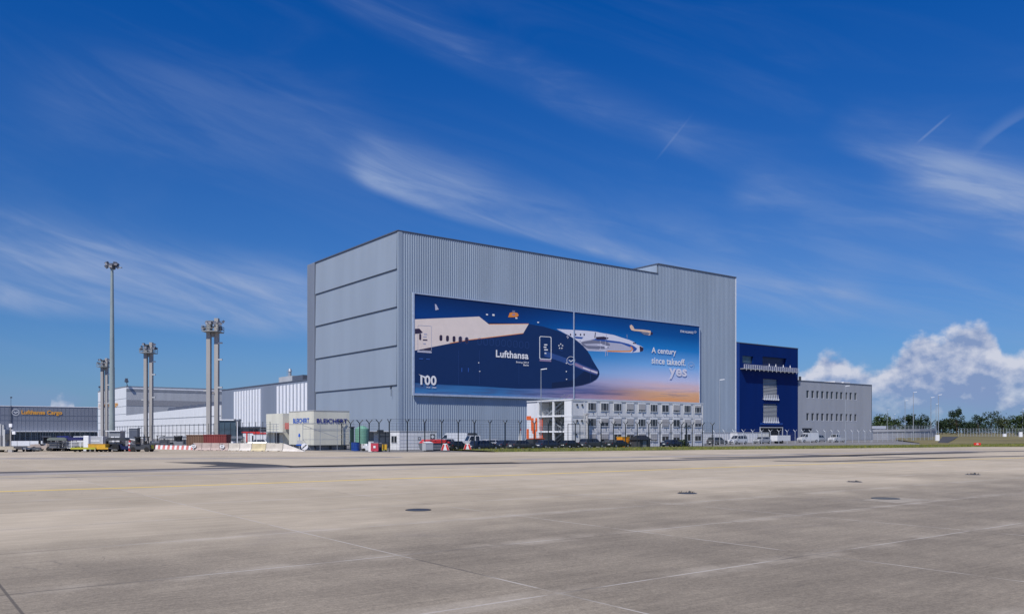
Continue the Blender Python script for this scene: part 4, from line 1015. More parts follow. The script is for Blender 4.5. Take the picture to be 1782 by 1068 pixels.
m = MB(); m.box(-.35, -.3, .0, .35, .3, 1.3); w = MB(); w.box(-.37, -.32, 1.301, .37, .32, 1.38)
simple('white_bin', 'white bin beside the pinkish red one at the fence foot', 'bin', P(646.2, 113.6), 0, [('body', m, M_white), ('lid', w, M_greyl)])
simple('dark_bin', 'dark bin right of the pinkish red one at the fence foot', 'bin', P(660.6, 114.2), 0, [('body', MB().box(-.35, -.3, 0, .3, .3, 1.1), M_dark), ('lid', MB().box(-.37, -.32, 1.101, .32, .32, 1.2), M_grey)])
m = MB(); m.box(-.45, -.35, .25, .45, .35, .95); w = MB(); w.box(-.45, -.35, .1, .45, .35, .249); h = MB(); h.cyl((-.3, -.4, .12), (-.3, .4, .12), .12, n=10); h.cyl((.3, -.4, .12), (.3, .4, .12), .12, n=10)
simple('compressor', 'yellow compressor on small wheels behind the black fence', 'compressor', P(668, 116.5), 0, [('housing', m, M_yel), ('chassis', w, M_lime), ('wheel', h, M_rub)])
m = MB(); m.box(-.5, -.4, .1, .3, .4, .75); m.cyl((.1, 0, .75), (.1, 0, 1.0), .2, n=8); w = MB(); w.cyl((-.35, -.45, .2), (-.35, .45, .2), .2, n=10)
simple('generator', 'small white generator beside the white bin behind the fence', 'generator', P(637, 118), .3, [('housing', m, M_white), ('wheel', w, M_rub)])
m = MB(); m.cyl((0, 0, .9), (0, 0, 3.1), 1.0, 1.05, 20); m.cyl((0, 0, 3.1), (0, 0, 3.6), 1.05, .35, 20); w = MB()
for a in range(4): w.cyl((.8*math.cos(a*PI/2+.4), .8*math.sin(a*PI/2+.4), 0), (.8*math.cos(a*PI/2+.4), .8*math.sin(a*PI/2+.4), .9), .06, n=6)
simple('green_tank', 'round green tank on legs behind the fence corner', 'tank', P(630, 127), 0, [('vessel', m, M_green), ('leg', w, M_steel)])
m = MB(); m.box(-.22, -.22, 0, .22, .22, 3.3); w = MB(); w.box(-.3, -.3, 3.3, .3, .3, 3.42); 
simple('gate_pillar', 'thick dark green gate pillar between the cream cabin and the green tank', 'pillar', P(612.4, 121.5), ROT, [('post', m, mat('pillar_green', (.02, .05, .045), .6)), ('cap', w, M_dark)])
# skip with red lid
m = MB(); m.add([(0, 0, .15), (3.6, 0, .15), (3.9, 0, 1.1), (-.3, 0, 1.1), (0, 1.7, .15), (3.6, 1.7, .15), (3.9, 1.7, 1.1), (-.3, 1.7, 1.1)], [(0, 1, 2, 3), (4, 7, 6, 5), (0, 4, 5, 1), (1, 5, 6, 2), (0, 3, 7, 4), (3, 2, 6, 7)])
w = MB(); w.add([(-.1, -.1, 1.1), (4.0, -.1, 1.1), (3.6, .1, 1.45), (.3, .1, 1.45), (-.1, 1.8, 1.1), (4.0, 1.8, 1.1), (3.6, 1.5, 1.6), (.3, 1.5, 1.6)], [(0, 1, 2, 3), (4, 7, 6, 5), (1, 5, 6, 2), (0, 3, 7, 4), (3, 2, 6, 7)])
simple('waste_skip', 'dark waste skip with a sloping red lid before the first aid container', 'skip', P(741.5, 117), ROT, [('body', m, M_grey), ('lid', w, M_red), ('skid', MB().box(.2, .1, 0, 3.4, .3, .149), M_dark)])
m = MB(); m.box(-.6, -.5, .12, .6, .5, 1.15); w = MB(); w.add([(-.65, -.55, 1.15), (.65, -.55, 1.15), (.65, .55, 1.35), (-.65, .55, 1.35)], [(0, 1, 2, 3)]); h = MB(); h.cyl((-.5, -.45, .1), (.5, -.45, .1), .1, n=8)
simple('grey_bin', 'grey wheeled refuse bin at the left end of the skip', 'bin', P(744, 116), ROT, [('body', m, M_greyl), ('lid', w, M_white), ('wheel', h, M_rub)])
# striped warning boards
def stripe_board(px, Y, label, w=.62, h=1.05, tri=True):
    t_ = thing('warning_board', label, 'warning board', P(px, Y), 0, 'red and white warning boards')
    m = MB(); 
    m.add([(-w, 0, .12), (w, 0, .12), (w*.45, .0, h), (-w*.45, 0, h), (-w, .06, .12), (w, .06, .12), (w*.45, .06, h), (-w*.45, .06, h)], [(0, 1, 2, 3), (4, 7, 6, 5), (3, 2, 6, 7), (0, 3, 7, 4), (1, 5, 6, 2)]); m.build('panel', M_white, t_)
    m = MB()
    for s_ in (-1, 1): m.add([(s_*w*.95, -.01, .14), (s_*w*.45, -.01, .14), (s_*w*.12, -.01, h*.8), (s_*w*.42, -.01, h*.95)], [(0, 1, 2, 3)])
    m.build('stripe', M_red, t_); m = MB(); m.box(-w, -.2, 0, w, .25, .12); m.build('foot', M_dark, t_)
stripe_board(774.5, 116.5, 'red and white striped board left of the black hatchback')
stripe_board(813.5, 118.5, 'red and white striped board between the black hatchback and the dark blue estate')

# ================================================================ VEHICLES
def car(kind, paint, loc, rz, label, cat, group=None, name=None):
    """x forward, z up"""
    dims = {'hatch': (4.0, 1.75, 1.45), 'sedan': (4.6, 1.8, 1.43), 'suv': (4.6, 1.9, 1.72), 'wagon': (4.8, 1.82, 1.5), 'van': (5.6, 2.0, 2.5), 'minivan': (4.8, 1.9, 1.95), 'pickup': (5.3, 1.95, 2.15)}
    L, Wd, H = dims[kind]; hl_ = L/2; t_ = thing(name or {'van': 'delivery_van', 'minivan': 'passenger_van', 'pickup': 'crew_cab_truck'}.get(kind, 'parked_car'), label, cat, loc, rz, group)
    gc = .2; belt = {'hatch': .92, 'sedan': .92, 'suv': 1.08, 'wagon': .94, 'van': 1.35, 'minivan': 1.15, 'pickup': 1.25}[kind]
    if kind in ('hatch',): low = [(-hl_, .35), (-hl_+.05, .8), (-hl_+.12, belt), (hl_-1.1, belt), (hl_-.35, .80), (hl_-.03, .62), (hl_, .3)]; gh = [(-hl_+.18, belt), (-hl_+.55, H-.04), (-hl_+.9, H), (.2, H), (.45, H-.06), (hl_-1.15, belt)]
    elif kind == 'sedan': low = [(-hl_, .4), (-hl_+.04, .85), (-hl_+.2, belt), (hl_-1.25, belt), (hl_-.3, .78), (hl_-.02, .6), (hl_, .3)]; gh = [(-hl_+.6, belt), (-.95, H-.05), (-.6, H), (.2, H), (.45, H-.07), (hl_-1.2, belt)]
    elif kind == 'wagon': low = [(-hl_, .4), (-hl_+.04, .8), (-hl_+.1, belt), (hl_-1.25, belt), (hl_-.3, .80), (hl_-.02, .6), (hl_, .3)]; gh = [(-hl_+.15, belt), (-hl_+.6, H-.06), (-hl_+.95, H), (.2, H), (.45, H-.06), (hl_-1.25, belt)]
    elif kind == 'suv': low = [(-hl_, .45), (-hl_+.04, .9), (-hl_+.1, belt), (hl_-1.2, belt), (hl_-.2, .98), (hl_-.02, .75), (hl_, .35)]; gh = [(-hl_+.14, belt), (-hl_+.4, H-.06), (-hl_+.8, H), (.3, H), (.55, H-.07), (hl_-1.2, belt)]
    elif kind == 'van': low = [(-hl_, .4), (-hl_, belt), (hl_-.85, belt), (hl_-.2, 1.12), (hl_, .9), (hl_, .35)]; gh = [(-hl_+.01, belt), (-hl_+.05, H-.08), (-hl_+.2, H), (hl_-2.0, H), (hl_-1.7, H-.1), (hl_-.85, belt)]
    elif kind == 'minivan': low = [(-hl_, .4), (-hl_, belt), (hl_-.9, belt), (hl_-.15, .95), (hl_, .75), (hl_, .35)]; gh = [(-hl_+.02, belt), (-hl_+.2, H-.06), (-hl_+.4, H), (hl_-1.9, H), (hl_-1.65, H-.07), (hl_-.9, belt)]
    else: low = [(-hl_, .55), (-hl_, 1.05), (-.4, 1.05), (-.35, belt), (hl_-.95, belt), (hl_-.15, 1.1), (hl_, .9), (hl_, .4)]; gh = [(-.35, belt), (-.33, H-.05), (-.2, H), (1.1, H), (1.3, H-.08), (hl_-.95, belt)]
    wr_ = .33 if kind not in ('van', 'suv', 'pickup') else .37; ax = hl_-.85
    # lower body with wheel arches cut into its outline
    arch = []
    for c_ in (ax, -ax+ (.1 if kind == 'hatch' else -.0)):
        for i in range(7): a = PI*i/6; arch.append((c_+math.cos(a)*(wr_+.06), .27+math.sin(a)*(wr_+.08)))
    poly = low+[(hl_-.06, gc)]+[(x, max(z, gc)) for x, z in arch[:7]]+[(x, max(z, gc)) for x, z in arch[7:]]+[(-hl_+.05, gc)]
    m = MB(); n = len(poly); hw = Wd/2
    yy_ = lambda z: hw-(.05 if z < .4 else 0.)-(.06 if z > belt-.1 else 0.)
    vs = [(x, -yy_(z), z) for x, z in poly]+[(x, yy_(z), z) for x, z in poly]
    tri = tessellate_polygon([[Vector((x, z, 0)) for x, z in poly]])
    m.add(vs, [(i, (i+1) % n, n+(i+1) % n, n+i) for i in range(n)]+[tuple(t) for t in tri]+[tuple(n+i for i in t) for t in tri])
    m.build('body', paint, t_)
    # greenhouse shell (paint) leaning inwards + glass set into it
    tw = .16 if kind not in ('van',) else .08
    def gy(z): return hw-.07-tw*(z-belt)/(H-belt)
    m = MB(); n = len(gh); vs = [(x, -gy(z), z) for x, z in gh]+[(x, gy(z), z) for x, z in gh]
    m.add(vs, [(i, (i+1) % n, n+(i+1) % n, n+i) for i in range(n)]+[tuple(range(n)), tuple(range(n, 2*n))]); m.build('roof', paint, t_)
    zl_, zh_ = belt+.04, H-.12
    def gx(z, front):    # outline x at height z
        pts = gh[-3:] if front else gh[:3]
        seq = sorted(pts, key=lambda p: p[1])
        for (xa_, za_), (xb_, zb2) in zip(seq[:-1], seq[1:]):
            if za_ <= z <= zb2 and zb2 > za_: return xa_+(xb_-xa_)*(z-za_)/(zb2-za_)
        return seq[-1][0]
    if kind == 'van': spans = [(gx(zl_, 1)-1.15, gx(zl_, 1)-.10, gx(zh_-.25, 1)-.12, gx(zl_, 1)-1.15)]; zh_ = H-.35
    elif kind == 'pickup': spans = [(gx(zl_, 0)+.15, gx(zl_, 0)+.75, gx(zl_, 0)+.75, gx(zl_, 0)+.15), (gx(zl_, 0)+.95, gx(zl_, 1)-.12, gx(zh_, 1)-.12, gx(zl_, 0)+.95)]
    else:
        f0, f1, r0_, r1_ = gx(zl_, 1)-.14, gx(zh_, 1)-.1, gx(zl_, 0)+.14, gx(zh_, 0)+.16; c1_ = .0; 
        spans = [(c1_+.05, f0, f1, c1_+.05), (r0_+.55, c1_-.05, c1_-.05, r1_+.45), (r0_+.05, r0_+.47, r1_+.37, r1_+.05)]
        if kind in ('hatch', 'sedan'): spans = spans[:1]+[(r0_+.1, c1_-.05, c1_-.05, r1_+.12)]
    for s_ in (-1, 1):
        for a, b, c, d in spans:
            m = MB(); y0_, y1_ = s_*(gy(zl_)+.008), s_*(gy(zh_)+.008)
            m.add([(a, y0_, zl_), (b, y0_, zl_), (c, y1_, zh_), (d, y1_, zh_)], [(0, 1, 2, 3)]); m.build('side_window', M_glass, t_)
    m = MB(); a, b = gx(zl_+.02, 1)+.012, gx(zh_+.04, 1)+.012
    m.add([(a, -gy(zl_)+.1, zl_+.02), (a, gy(zl_)-.1, zl_+.02), (b, gy(zh_)-.08, zh_+.04), (b, -gy(zh_)+.08, zh_+.04)], [(0, 1, 2, 3)]); m.build('windscreen', M_glass, t_)
    if kind != 'van':
        m = MB(); a, b = gx(zl_+.06, 0)-.012, gx(zh_, 0)-.012
        m.add([(a, -gy(zl_)+.14, zl_+.06), (a, gy(zl_)-.14, zl_+.06), (b, gy(zh_)-.1, zh_), (b, -gy(zh_)+.1, zh_)], [(0, 1, 2, 3)]); m.build('rear_window', M_glass, t_)
    for c_ in (ax, -ax):
        for s_ in (-1, 1):
            m = MB(); m.cyl((c_, s_*(hw-.22), wr_), (c_, s_*(hw-.01), wr_), wr_, wr_, 16); w_ = m.build('wheel', M_rub, t_)
            m = MB(); m.cyl((c_, s_*(hw-.012), wr_), (c_, s_*(hw+.005), wr_), wr_*.62, wr_*.6, 12); m.build('rim', M_rim, w_)
    zl2 = .78 if kind in ('suv', 'van', 'pickup') else .66
    for s_ in (-1, 1):
        m = MB(); m.box(hl_-.22, s_*hw*.92-(.34 if s_ > 0 else 0), zl2, hl_+.005, s_*hw*.92+(.34 if s_ < 0 else 0), zl2+.14); m.build('headlight', M_lamp, t_)
        m = MB(); m.box(-hl_-.015, s_*hw*.96-(.16 if s_ > 0 else 0), zl2+.08, -hl_+.12, s_*hw*.96+(.16 if s_ < 0 else 0), zl2+.24); m.build('tail_light', M_tail, t_)
    m = MB(); m.box(-hl_-.02, -.27, .55, -hl_+.03, .27, .68); m.build('number_plate', M_louv, t_)
    m = MB(); m.box(hl_-1.35, -hw-.16, belt, hl_-1.2, -hw+.02, belt+.15); m.build('mirror', paint, t_); m = MB(); m.box(hl_-1.35, hw-.02, belt, hl_-1.2, hw+.16, belt+.15); m.build('mirror', paint, t_)
    m = MB(); m.box(hl_-.02, -hw*.6, .38, hl_+.012, hw*.6, .55); m.build('grille', M_dark, t_)
    if group and 'fence' in group: t_.scale = (1, 1, .93)
    return t_
def paint(n, c): 
    mm = mat('paint_'+n, c, .28, .2, .03, 1., spec=.6); return mm
PB, PN, PW, PG, PS, PD = paint('black', (.02, .026, .026)), paint('navy', (.028, .042, .075)), paint('white', (.58, .60, .62)), paint('grey', (.11, .12, .13)), paint('silver', (.38, .40, .42)), paint('charcoal', (.055, .062, .072))
GP = 'cars parked behind the security fence'
def fy_(px, off=3.2):        # depth of the fence line at that bearing plus an offset
    t_ = tU(FC, px); return (FC+U*t_).y+off
def at(px, off=3.2): return P(px, fy_(px, off))
car('hatch', PB, at(795, 1.8), ROT+.35, 'black hatchback with its number plate showing, between two striped boards', 'car', GP)
car('wagon', PN, at(842, 1.8), ROT+.05, 'dark blue estate car right of the black hatchback, beside the start of the grass', 'car', GP)
car('van', PW, P(787, 147), ROT+PI-.75, 'white high-roof delivery van behind the black hatchback', 'van')
car('van', PB, P(818, 150), ROT+.55, 'black delivery van between the white van and the white crew cab truck', 'van')
car('pickup', PW, P(829, 131), ROT+PI-.25, 'white crew cab truck facing left behind the dark blue estate', 'truck')
car('suv', PW, P(769, 137), ROT+PI, 'white car with its windscreen towards us beside the first aid container', 'car', GP)
car('wagon', PW, P(858, 146), ROT, 'white estate car right of the crew cab truck', 'car', GP)
car('wagon', PN, at(888, 7), ROT, 'dark navy estate car leftmost of the row behind the grass', 'car', GP)
car('wagon', PD, at(908, 3), ROT+.1, 'charcoal estate car in front of the striped cone', 'car', GP)
car('suv', PW, P(920, 143), ROT+2.6, 'white off-roader just left of the orange lettered end panel', 'car', GP)
car('wagon', PN, at(955, 5), ROT+.1, 'navy estate car right of the slim lamp post at the stair end', 'car', GP)
car('hatch', PB, at(992, 4), ROT+.2, 'small black car before the left end of the container office', 'car', GP)
car('suv', PD, at(1030, 4), ROT+.05, 'charcoal off-roader under the first windows of the container office', 'car', GP)
car('sedan', PB, at(1076, 4), ROT+.05, 'black saloon in front of the orange box', 'car', GP)
car('sedan', PN, at(1170, 3), ROT+.05, 'navy saloon near the right end of the container office', 'car', GP)
car('sedan', PB, at(1062, 9), ROT+PI, 'second black saloon, half hidden behind the one at the orange box', 'car', GP)
car('suv', PG, P(1248, 176), ROT, 'dark grey off-roader behind the pale fence by the hangar end', 'car', GP)
car('minivan', PW, P(1284, 186), ROT+PI, 'white passenger van with sloping windscreen under the blue block', 'van')
car('suv', PS, P(1326, 196), ROT+PI, 'silver off-roader before the loading door of the blue block', 'car', GP)
car('wagon', PW, P(1339, 205), ROT, 'white estate car partly behind the silver off-roader', 'car', GP)
car('van', PW, P(1406, 222), ROT+PI-.3, 'white delivery van by the door of the grey offices', 'van')
car('pickup', PW, P(1456, 226), ROT+PI, 'white cab truck in front of the grey offices', 'truck')
car('minivan', PS, P(1425, 232), ROT, 'silver passenger van behind the white delivery van at the grey offices', 'van')
# white site trailer, containers, shed, orange box, bush, cone
Wt = P(1358, 200); m = MB(); m.box(-2.6, -1, .55, 2.6, 1, 1.9); w = MB(); w.cyl((-.6, -1.05, .35), (-.6, 1.05, .35), .35, n=14); h = MB(); h.box(2.6, -.08, .5, 3.8, .08, .62)
simple('cargo_trailer', 'low white trailer behind the pale fence under the blue block', 'trailer', Wt, ROT, [('box', m, M_white), ('wheel', w, M_rub), ('drawbar', h, M_dark)])
for (pa, Y, L_, lab) in ((1223, 186, 9.5, 'white site container behind the fence at the right end of the container office'), (1283, 202, 8, 'white site container left of the loading door of the blue block'), (1305, 212, 8, 'beige site container standing in front of the loading door')):
    m = MB(); m.box(0, 0, .05, L_, 2.4, 2.55); w = MB()
    for i in range(int(L_/.6)): w.box(i*.6+.1, -.05, .2, i*.6+.3, -.003, 2.4)
    h = MB(); h.box(-.05, -.07, 2.45, L_+.05, 2.45, 2.62); h.box(L_*.3, -.06, .1, L_*.3+.9, -.051, 2.1)
    simple('site_container', lab, 'container', P(pa, Y), ROT, [('box', m, M_cream if 'beige' in lab else M_offw), ('rib', w, M_offw), ('frame', h, M_greyl)])
sh0 = at(1113, 4.5); m = MB(); m.box(0, 0, 0, 3.0, 2.2, 1.35, 0); w = MB(); w.add([(-.25, -.3, 1.3), (3.25, -.3, 1.3), (3.1, 1.1, 2.1), (.3, 1.1, 2.1), (-.25, 2.5, 1.3), (3.25, 2.5, 1.3)], [(0, 1, 2, 3), (3, 2, 5, 4), (0, 3, 4), (1, 5, 2)])
simple('garden_shed', 'small dark shed with a pitched roof in front of the container office', 'shed', sh0, ROT+.1, [('wall', m, M_dark), ('roof', w, M_black), ('door', MB().box(.9, -.04, .05, 1.9, -.003, 1.2), M_grey)])
simple('orange_box', 'orange storage box behind the black saloon', 'box', at(1084.5, 9), ROT, [('body', MB().box(-.9, -.7, 0, .9, .7, 1.75), mat('box_orange', (.75, .28, .01), .5)), ('lid', MB().box(-.95, -.75, 1.75, .95, .75, 1.85), M_yel)])
simple('dark_skip', 'low dark container between the white off-roader and the lamp post', 'container', at(928, 6), ROT, [('body', MB().box(0, 0, .1, 2.3, 1.6, 1.55), M_dark), ('lid', MB().box(-.05, -.05, 1.551, 2.35, 1.65, 1.65), M_orange)])
cn = P(905.5, 138); m = MB(); m.cyl((0, 0, .55), (0, 0, 1.1), .45, .36, 16); h = MB(); h.cyl((0, 0, 1.1), (0, 0, 2.9), .36, .12, 16); w = MB(); w.cyl((0, 0, 2.9), (0, 0, 3.3), .12, .06, 12); b_ = MB(); b_.box(-1.1, -.6, 0, .8, .6, .55)
simple('striped_cone', 'tall red and white striped warning cone on an orange base near the left office end', 'cone', cn+Vector((0, 0, .0)), ROT, [('base', b_, M_orange), ('lower_ring', m, M_red), ('white_band', h, M_white), ('tip', w, M_red)])
# lift arm beside the office
m = MB(); m.cyl((0, 0, 0), (0, 0, 4.0), .05, n=8); m.cyl((0, 0, 3.9), (2.5, 0, 3.9), .04, n=6); m.cyl((2.5, 0, 0), (2.5, 0, 3.9), .05, n=8)
w = MB(); w.box(.05, -.02, .1, 2.45, .02, .25); simple('goal_frame_gate', 'thin dark steel gate frame before the container office corner', 'gate', at(988.5, .6), ROT, [('frame', m, M_post), ('rail', w, M_post)])

# ================================================================ BARRIERS
def jersey(a, b, mt, label, ramp=False, group='concrete barriers along the apron edge'):
    d = b-a; L = d.length-.06; t_ = thing('concrete_barrier', label, 'barrier', a, math.atan2(d.y, d.x), group)
    sec = [(-.32, 0), (-.32, .1), (-.14, .38), (-.09, 1.08), (.09, 1.08), (.14, .38), (.32, .1), (.32, 0)]
    m = MB(); n = len(sec)
    if not ramp: vs = [(0, y, z) for y, z in sec]+[(L, y, z) for y, z in sec]
    else: vs = [(0, y, z) for y, z in sec]+[(L, y*.9, z*.06) for y, z in sec]
    m.add(vs, [(i, (i+1) % n, n+(i+1) % n, n+i) for i in range(n)]+[tuple(range(n)), tuple(range(n, 2*n))])
    m.build('block', mt, t_, bevel=.02)
    if not ramp:
        m = MB()
        for x in (.18*L, .82*L): m.box(x-.18, -.325, .0, x+.18, -.322, .07)
        m.build('fork_slot', M_black, t_)
    return t_
bz = [337, 352.5, 368.5, 383.5, 399, 418.5, 439, 464, 493.5]
labs = ['brownish concrete barrier at the left end of the row, behind a round chevron sign', 'pink-stained concrete barrier, second from the left of the row', 'reddish concrete barrier below the red container', 'dirty pinkish concrete barrier with the second round chevron sign',
        'grey concrete barrier right of the second chevron sign', 'pale narrow concrete barrier in the middle of the row', 'yellow-stained concrete barrier in the row', 'clean pale concrete barrier next to the sloping end piece']
def bar_at(px): return G(px, 783.2+(px-337)/193*2.0)
M_bary = mat('barrier_yellowish', (.52, .46, .30), .85, 0, .2, .9, bump=.4)
for i, (a, b) in enumerate(zip(bz[:-1], bz[1:])):
    jersey(bar_at(a), bar_at(b), [M_barp, M_barp, M_barp, M_barp, M_barr, M_barw, M_bary, M_barr][i], labs[i])
jersey(bar_at(493.8), bar_at(530), M_barw, 'pale sloping end piece of the concrete barrier row', True)
for i, px in enumerate((339, 388.5)):
    t_ = thing('chevron_sign', ['round black and white chevron sign where the striped barriers meet the concrete ones', 'round black and white chevron sign in the middle of the concrete barriers'][i], 'sign', bar_at(px)+Vector((0, -.5, 0)), 0)
    m = MB(); m.cyl((0, 0, .62), (0, .04, .62), .33, .33, 20); m.cyl((0, .02, .0), (0, .02, .9), .03, n=6); m.build('board', M_louv, t_)
    m = MB()
    for z in (.38, .62, .86): m.add([(-.2, -.006, z-.1), (.0, -.006, z+.02), (.2, -.006, z-.1), (.2, -.006, z-.0), (.0, -.006, z+.12), (-.2, -.006, z)], [(0, 1, 4, 5), (1, 2, 3, 4)])
    m.build('chevron', M_black, t_)
# third, at the sloping end
t_ = thing('chevron_sign', 'tilted chevron sign on the sloping end piece of the barriers', 'sign', G(530, 785.6), .3)
m = MB(); m.cyl((0, 0, .7), (0, .04, .7), .45, .45, 20); m.cyl((0, .02, .0), (0, .02, .9), .03, n=6); m.build('board', M_louv, t_)
m = MB(); m.add([(-.25, -.006, .4), (.3, -.006, .9), (.2, -.006, 1.0), (-.33, -.006, .52)], [(0, 1, 2, 3)]); m.build('chevron', M_black, t_)
# striped plastic barriers
pxs = [256+i*8.2 for i in range(11)]
for i, (a, b) in enumerate(zip(pxs[:-1], pxs[1:])):
    pa, pb = G(a, 780.6+(a-256)/80*1.6), G(b, 780.6+(b-256)/80*1.6); d = pb-pa; L = d.length-.05
    t_ = thing('plastic_barrier', 'red and white plastic barrier in the low striped row left of the concrete ones', 'barrier', pa, math.atan2(d.y, d.x), 'red and white plastic barriers')
    for j in range(2):
        m = MB(); x0_, x1_ = L*j/2, L*(j+1)/2; m.add([(x0_, -.22, 0), (x1_, -.22, 0), (x1_, -.10, .62), (x0_, -.10, .62), (x0_, .22, 0), (x1_, .22, 0), (x1_, .10, .62), (x0_, .10, .62)], [(0, 1, 2, 3), (4, 7, 6, 5), (3, 2, 6, 7), (0, 3, 7, 4), (1, 5, 6, 2)])
        m.build('segment', mat('plastic_red', (.58, .20, .18), .5) if j else M_white, t_)
# brown and red containers behind
def shipc(px, Y, L_, h, mt, lab, rz=ROT, D=2.4):
    m = MB(); m.box(0, .06, .1, L_, D, h-.1); w = MB(); n = int(L_/.28)
    for i in range(n): w.box(i*L_/n+.05, 0, .15, i*L_/n+.19, .06, h-.12)
    h_ = MB(); h_.box(-.06, -.04, h-.14, L_+.06, D+.05, h); h_.box(-.06, -.04, 0, L_+.06, D+.05, .14)
    simple('shipping_container', lab, 'container', P(px, Y), rz, [('box', m, mt), ('corrugation', w, mt), ('frame', h_, mt)])
shipc(324, 142, 3.2, 2.2, M_brown, 'brown corrugated container behind the round chevron sign', 0)
shipc(354, 140, 3.8, 2.25, M_redc, 'dark red corrugated container at the foot of the nearest twin pylon', 0)
simple('white_kiosk', 'white kiosk with a red edge below the long louvres', 'kiosk', P(422, 158), ROT*0, [('wall', MB().box(0, 0, 0, 4.6, 2.4, 2.5), M_white), ('roof_edge', MB().box(-.1, -.1, 2.5, 4.7, 2.5, 2.75), M_red), ('window', MB().box(1.8, -.04, 1.0, 2.6, -.003, 2.0), M_glass), ('red_post', MB().box(.7, -.06, 0, .95, -.003, 2.45), M_red)])
simple('white_kiosk', 'white flat-roofed booth joined to the cream cabin annex', 'kiosk', P(441, 150), 0, [('wall', MB().box(0, 0, 0, 2.8, 2.4, 2.3), M_offw), ('roof_edge', MB().box(-.08, -.08, 2.3, 2.9, 2.5, 2.5), M_red)])
simple('dark_canopy', 'dark glazed shelter with a pale flat roof beside the nearest twin pylon', 'shelter', P(381, 210), 0, [('wall', MB().box(0, 0, 0, 4.2, 4, 5.6), M_glassb), ('roof', MB().box(-.3, -.4, 5.6, 4.4, 4.2, 5.85), M_louv)])
car('hatch', PS, P(449, 146), PI, 'white car just behind the yellow-stained concrete barrier', 'car')
# blue beacon stand
m = MB(); m.cyl((0, 0, .0), (0, 0, 2.0), .05, n=8); m.box(-.3, -.05, .9, .3, .05, 1.5); w = MB(); w.cyl((0, 0, 2.0), (0, 0, 2.45), .16, .08, 10); h = MB(); h.box(-.42, -.08, .75, .42, .08, .95)
simple('beacon_stand', 'white stand with a blue lamp on top behind the sloping barrier end', 'beacon', P(520.8, 117), 0, [('stand', m, M_greyl), ('lamp', w, M_bl), ('crossbar', h, M_bl)])

# ================================================================ MASTS
def twin_mast(px, Y, toppy, label, w_=.74, gap=1.26, sidepx=1):
    b = P(px, Y); zt = hz(toppy, Y); t_ = thing('lighting_pylon', label, 'lighting pylon', b, 0, 'twin-column concrete lighting pylons')
    for s_ in (-1, 1):
        m = MB(); x, y = s_*gap*.5, s_*.35
        m.box(x-w_*.5, y-w_*.6, 0, x+w_*.5, y+w_*.6, zt-(2.3 if s_ < 0 else .0)); m.build('column', M_conc, t_)
    m = MB(); m.box(-gap*.5+w_*.5, -.4, zt-3.6, gap*.5-w_*.5, .4, zt-2.8); m.box(-gap*.5+w_*.5, -.3, 10, gap*.5-w_*.5, .3, 10.3); m.build('cross_beam', M_conc, t_)
    m = MB(); m.box(-1.5, -1.8, zt-2.75, 1.5, 1.8, zt-2.55)
    for (x, y) in ((-1.5, -1.8), (1.5, -1.8), (1.5, 1.8), (-1.5, 1.8), (0, -1.8), (0, 1.8), (-1.5, 0), (1.5, 0)): m.cyl((x, y, zt-2.6), (x, y, zt-1.6), .05, n=5)
    for z in (zt-2.1, zt-1.6):
        for a, c_ in (((-1.5, -1.8), (1.5, -1.8)), ((1.5, -1.8), (1.5, 1.8)), ((1.5, 1.8), (-1.5, 1.8)), ((-1.5, 1.8), (-1.5, -1.8))): m.cyl((*a, z), (*c_, z), .04, n=5)
    m.box(-gap*.5-.5, -.8, zt-.75, gap*.5-w_*.5, .9, zt-.55); m.box(-gap*.5-.4, -.6, zt-2.3, -gap*.5+.35, .6, zt-.75)
    m.build('platform', mat('platform_steel', (.22, .24, .25), .5), t_)
    rr_ = random.Random(px)
    for i in range(14):
        a = 2*PI*i/14+.3; rr1 = 1.35 if i % 2 else 1.65; x, y = rr1*math.cos(a), rr1*1.05*math.sin(a); z = zt-rr_.choice([.6, 1.1, 1.5, 2.0])
        m = MB(); m.cyl((x*.6, y*.6, z), (x*1.05, y*1.05, z+.1), .05, n=5); M_ = Matrix.Translation((x*1.15, y*1.15, z)) @ Matrix.Rotation(a, 4, 'Z') @ Matrix.Rotation(.6, 4, 'Y')
        m.box(-.18, -.32, -.24, .18, .32, .24, 0, M_); fl_ = m.build('floodlight', M_trim, t_)
        m = MB(); m.box(.18, -.26, -.2, .2, .26, .2, 0, M_); m.build('lens', M_lamp, fl_)
    for z, s_ in ((zt-4.9, 1), (zt-8.1, 1), (10.5, -1), (11.1, 1)):
        m = MB(); xx = gap*.5+w_*.5 if s_ > 0 else -gap*.5-w_*.5-.8; m.box(xx, -.2, z, xx+.8, .2, z+.28)
        m.build('bracket_lamp', M_greyl, t_)
    m = MB(); m.box(-.9, -1.4, 0, .9, 1.4, .5); m.build('footing', M_conc, t_)
    return t_
twin_mast(370.5, 161, 553.5, 'twin concrete lighting pylon, tallest and nearest of the three, beside the dark red container')
twin_mast(258.5, 207, 595.5, 'twin concrete lighting pylon, middle one of the three, in front of the white shed', gap=1.05)
twin_mast(182, 250, 623, 'twin concrete lighting pylon, leftmost and farthest, just left of the tall single mast', gap=.95)
mt_ = thing('floodlight_mast', 'very tall tapered steel floodlight mast standing alone at the left', 'floodlight mast', P(195, 150)); zt = hz(464, 150)
m = MB(); m.cyl((0, 0, 0), (0, 0, zt*.44), .50, .44, 24); m.cyl((0, 0, zt*.44), (0, 0, zt*.5), .41, .40, 24); m.cyl((0, 0, zt*.5), (0, 0, zt), .40, .24, 24); m.build('pole', mat('mast_steel', (.30, .36, .36), .45, .3, .1, .4), mt_, smooth=False)
m = MB(); m.cyl((0, 0, zt-.4), (0, 0, zt+.3), .35, .5, 12); m.cyl((0, 0, zt+.3), (0, 0, zt+.45), .9, .9, 16); m.build('head_frame', M_trim, mt_)
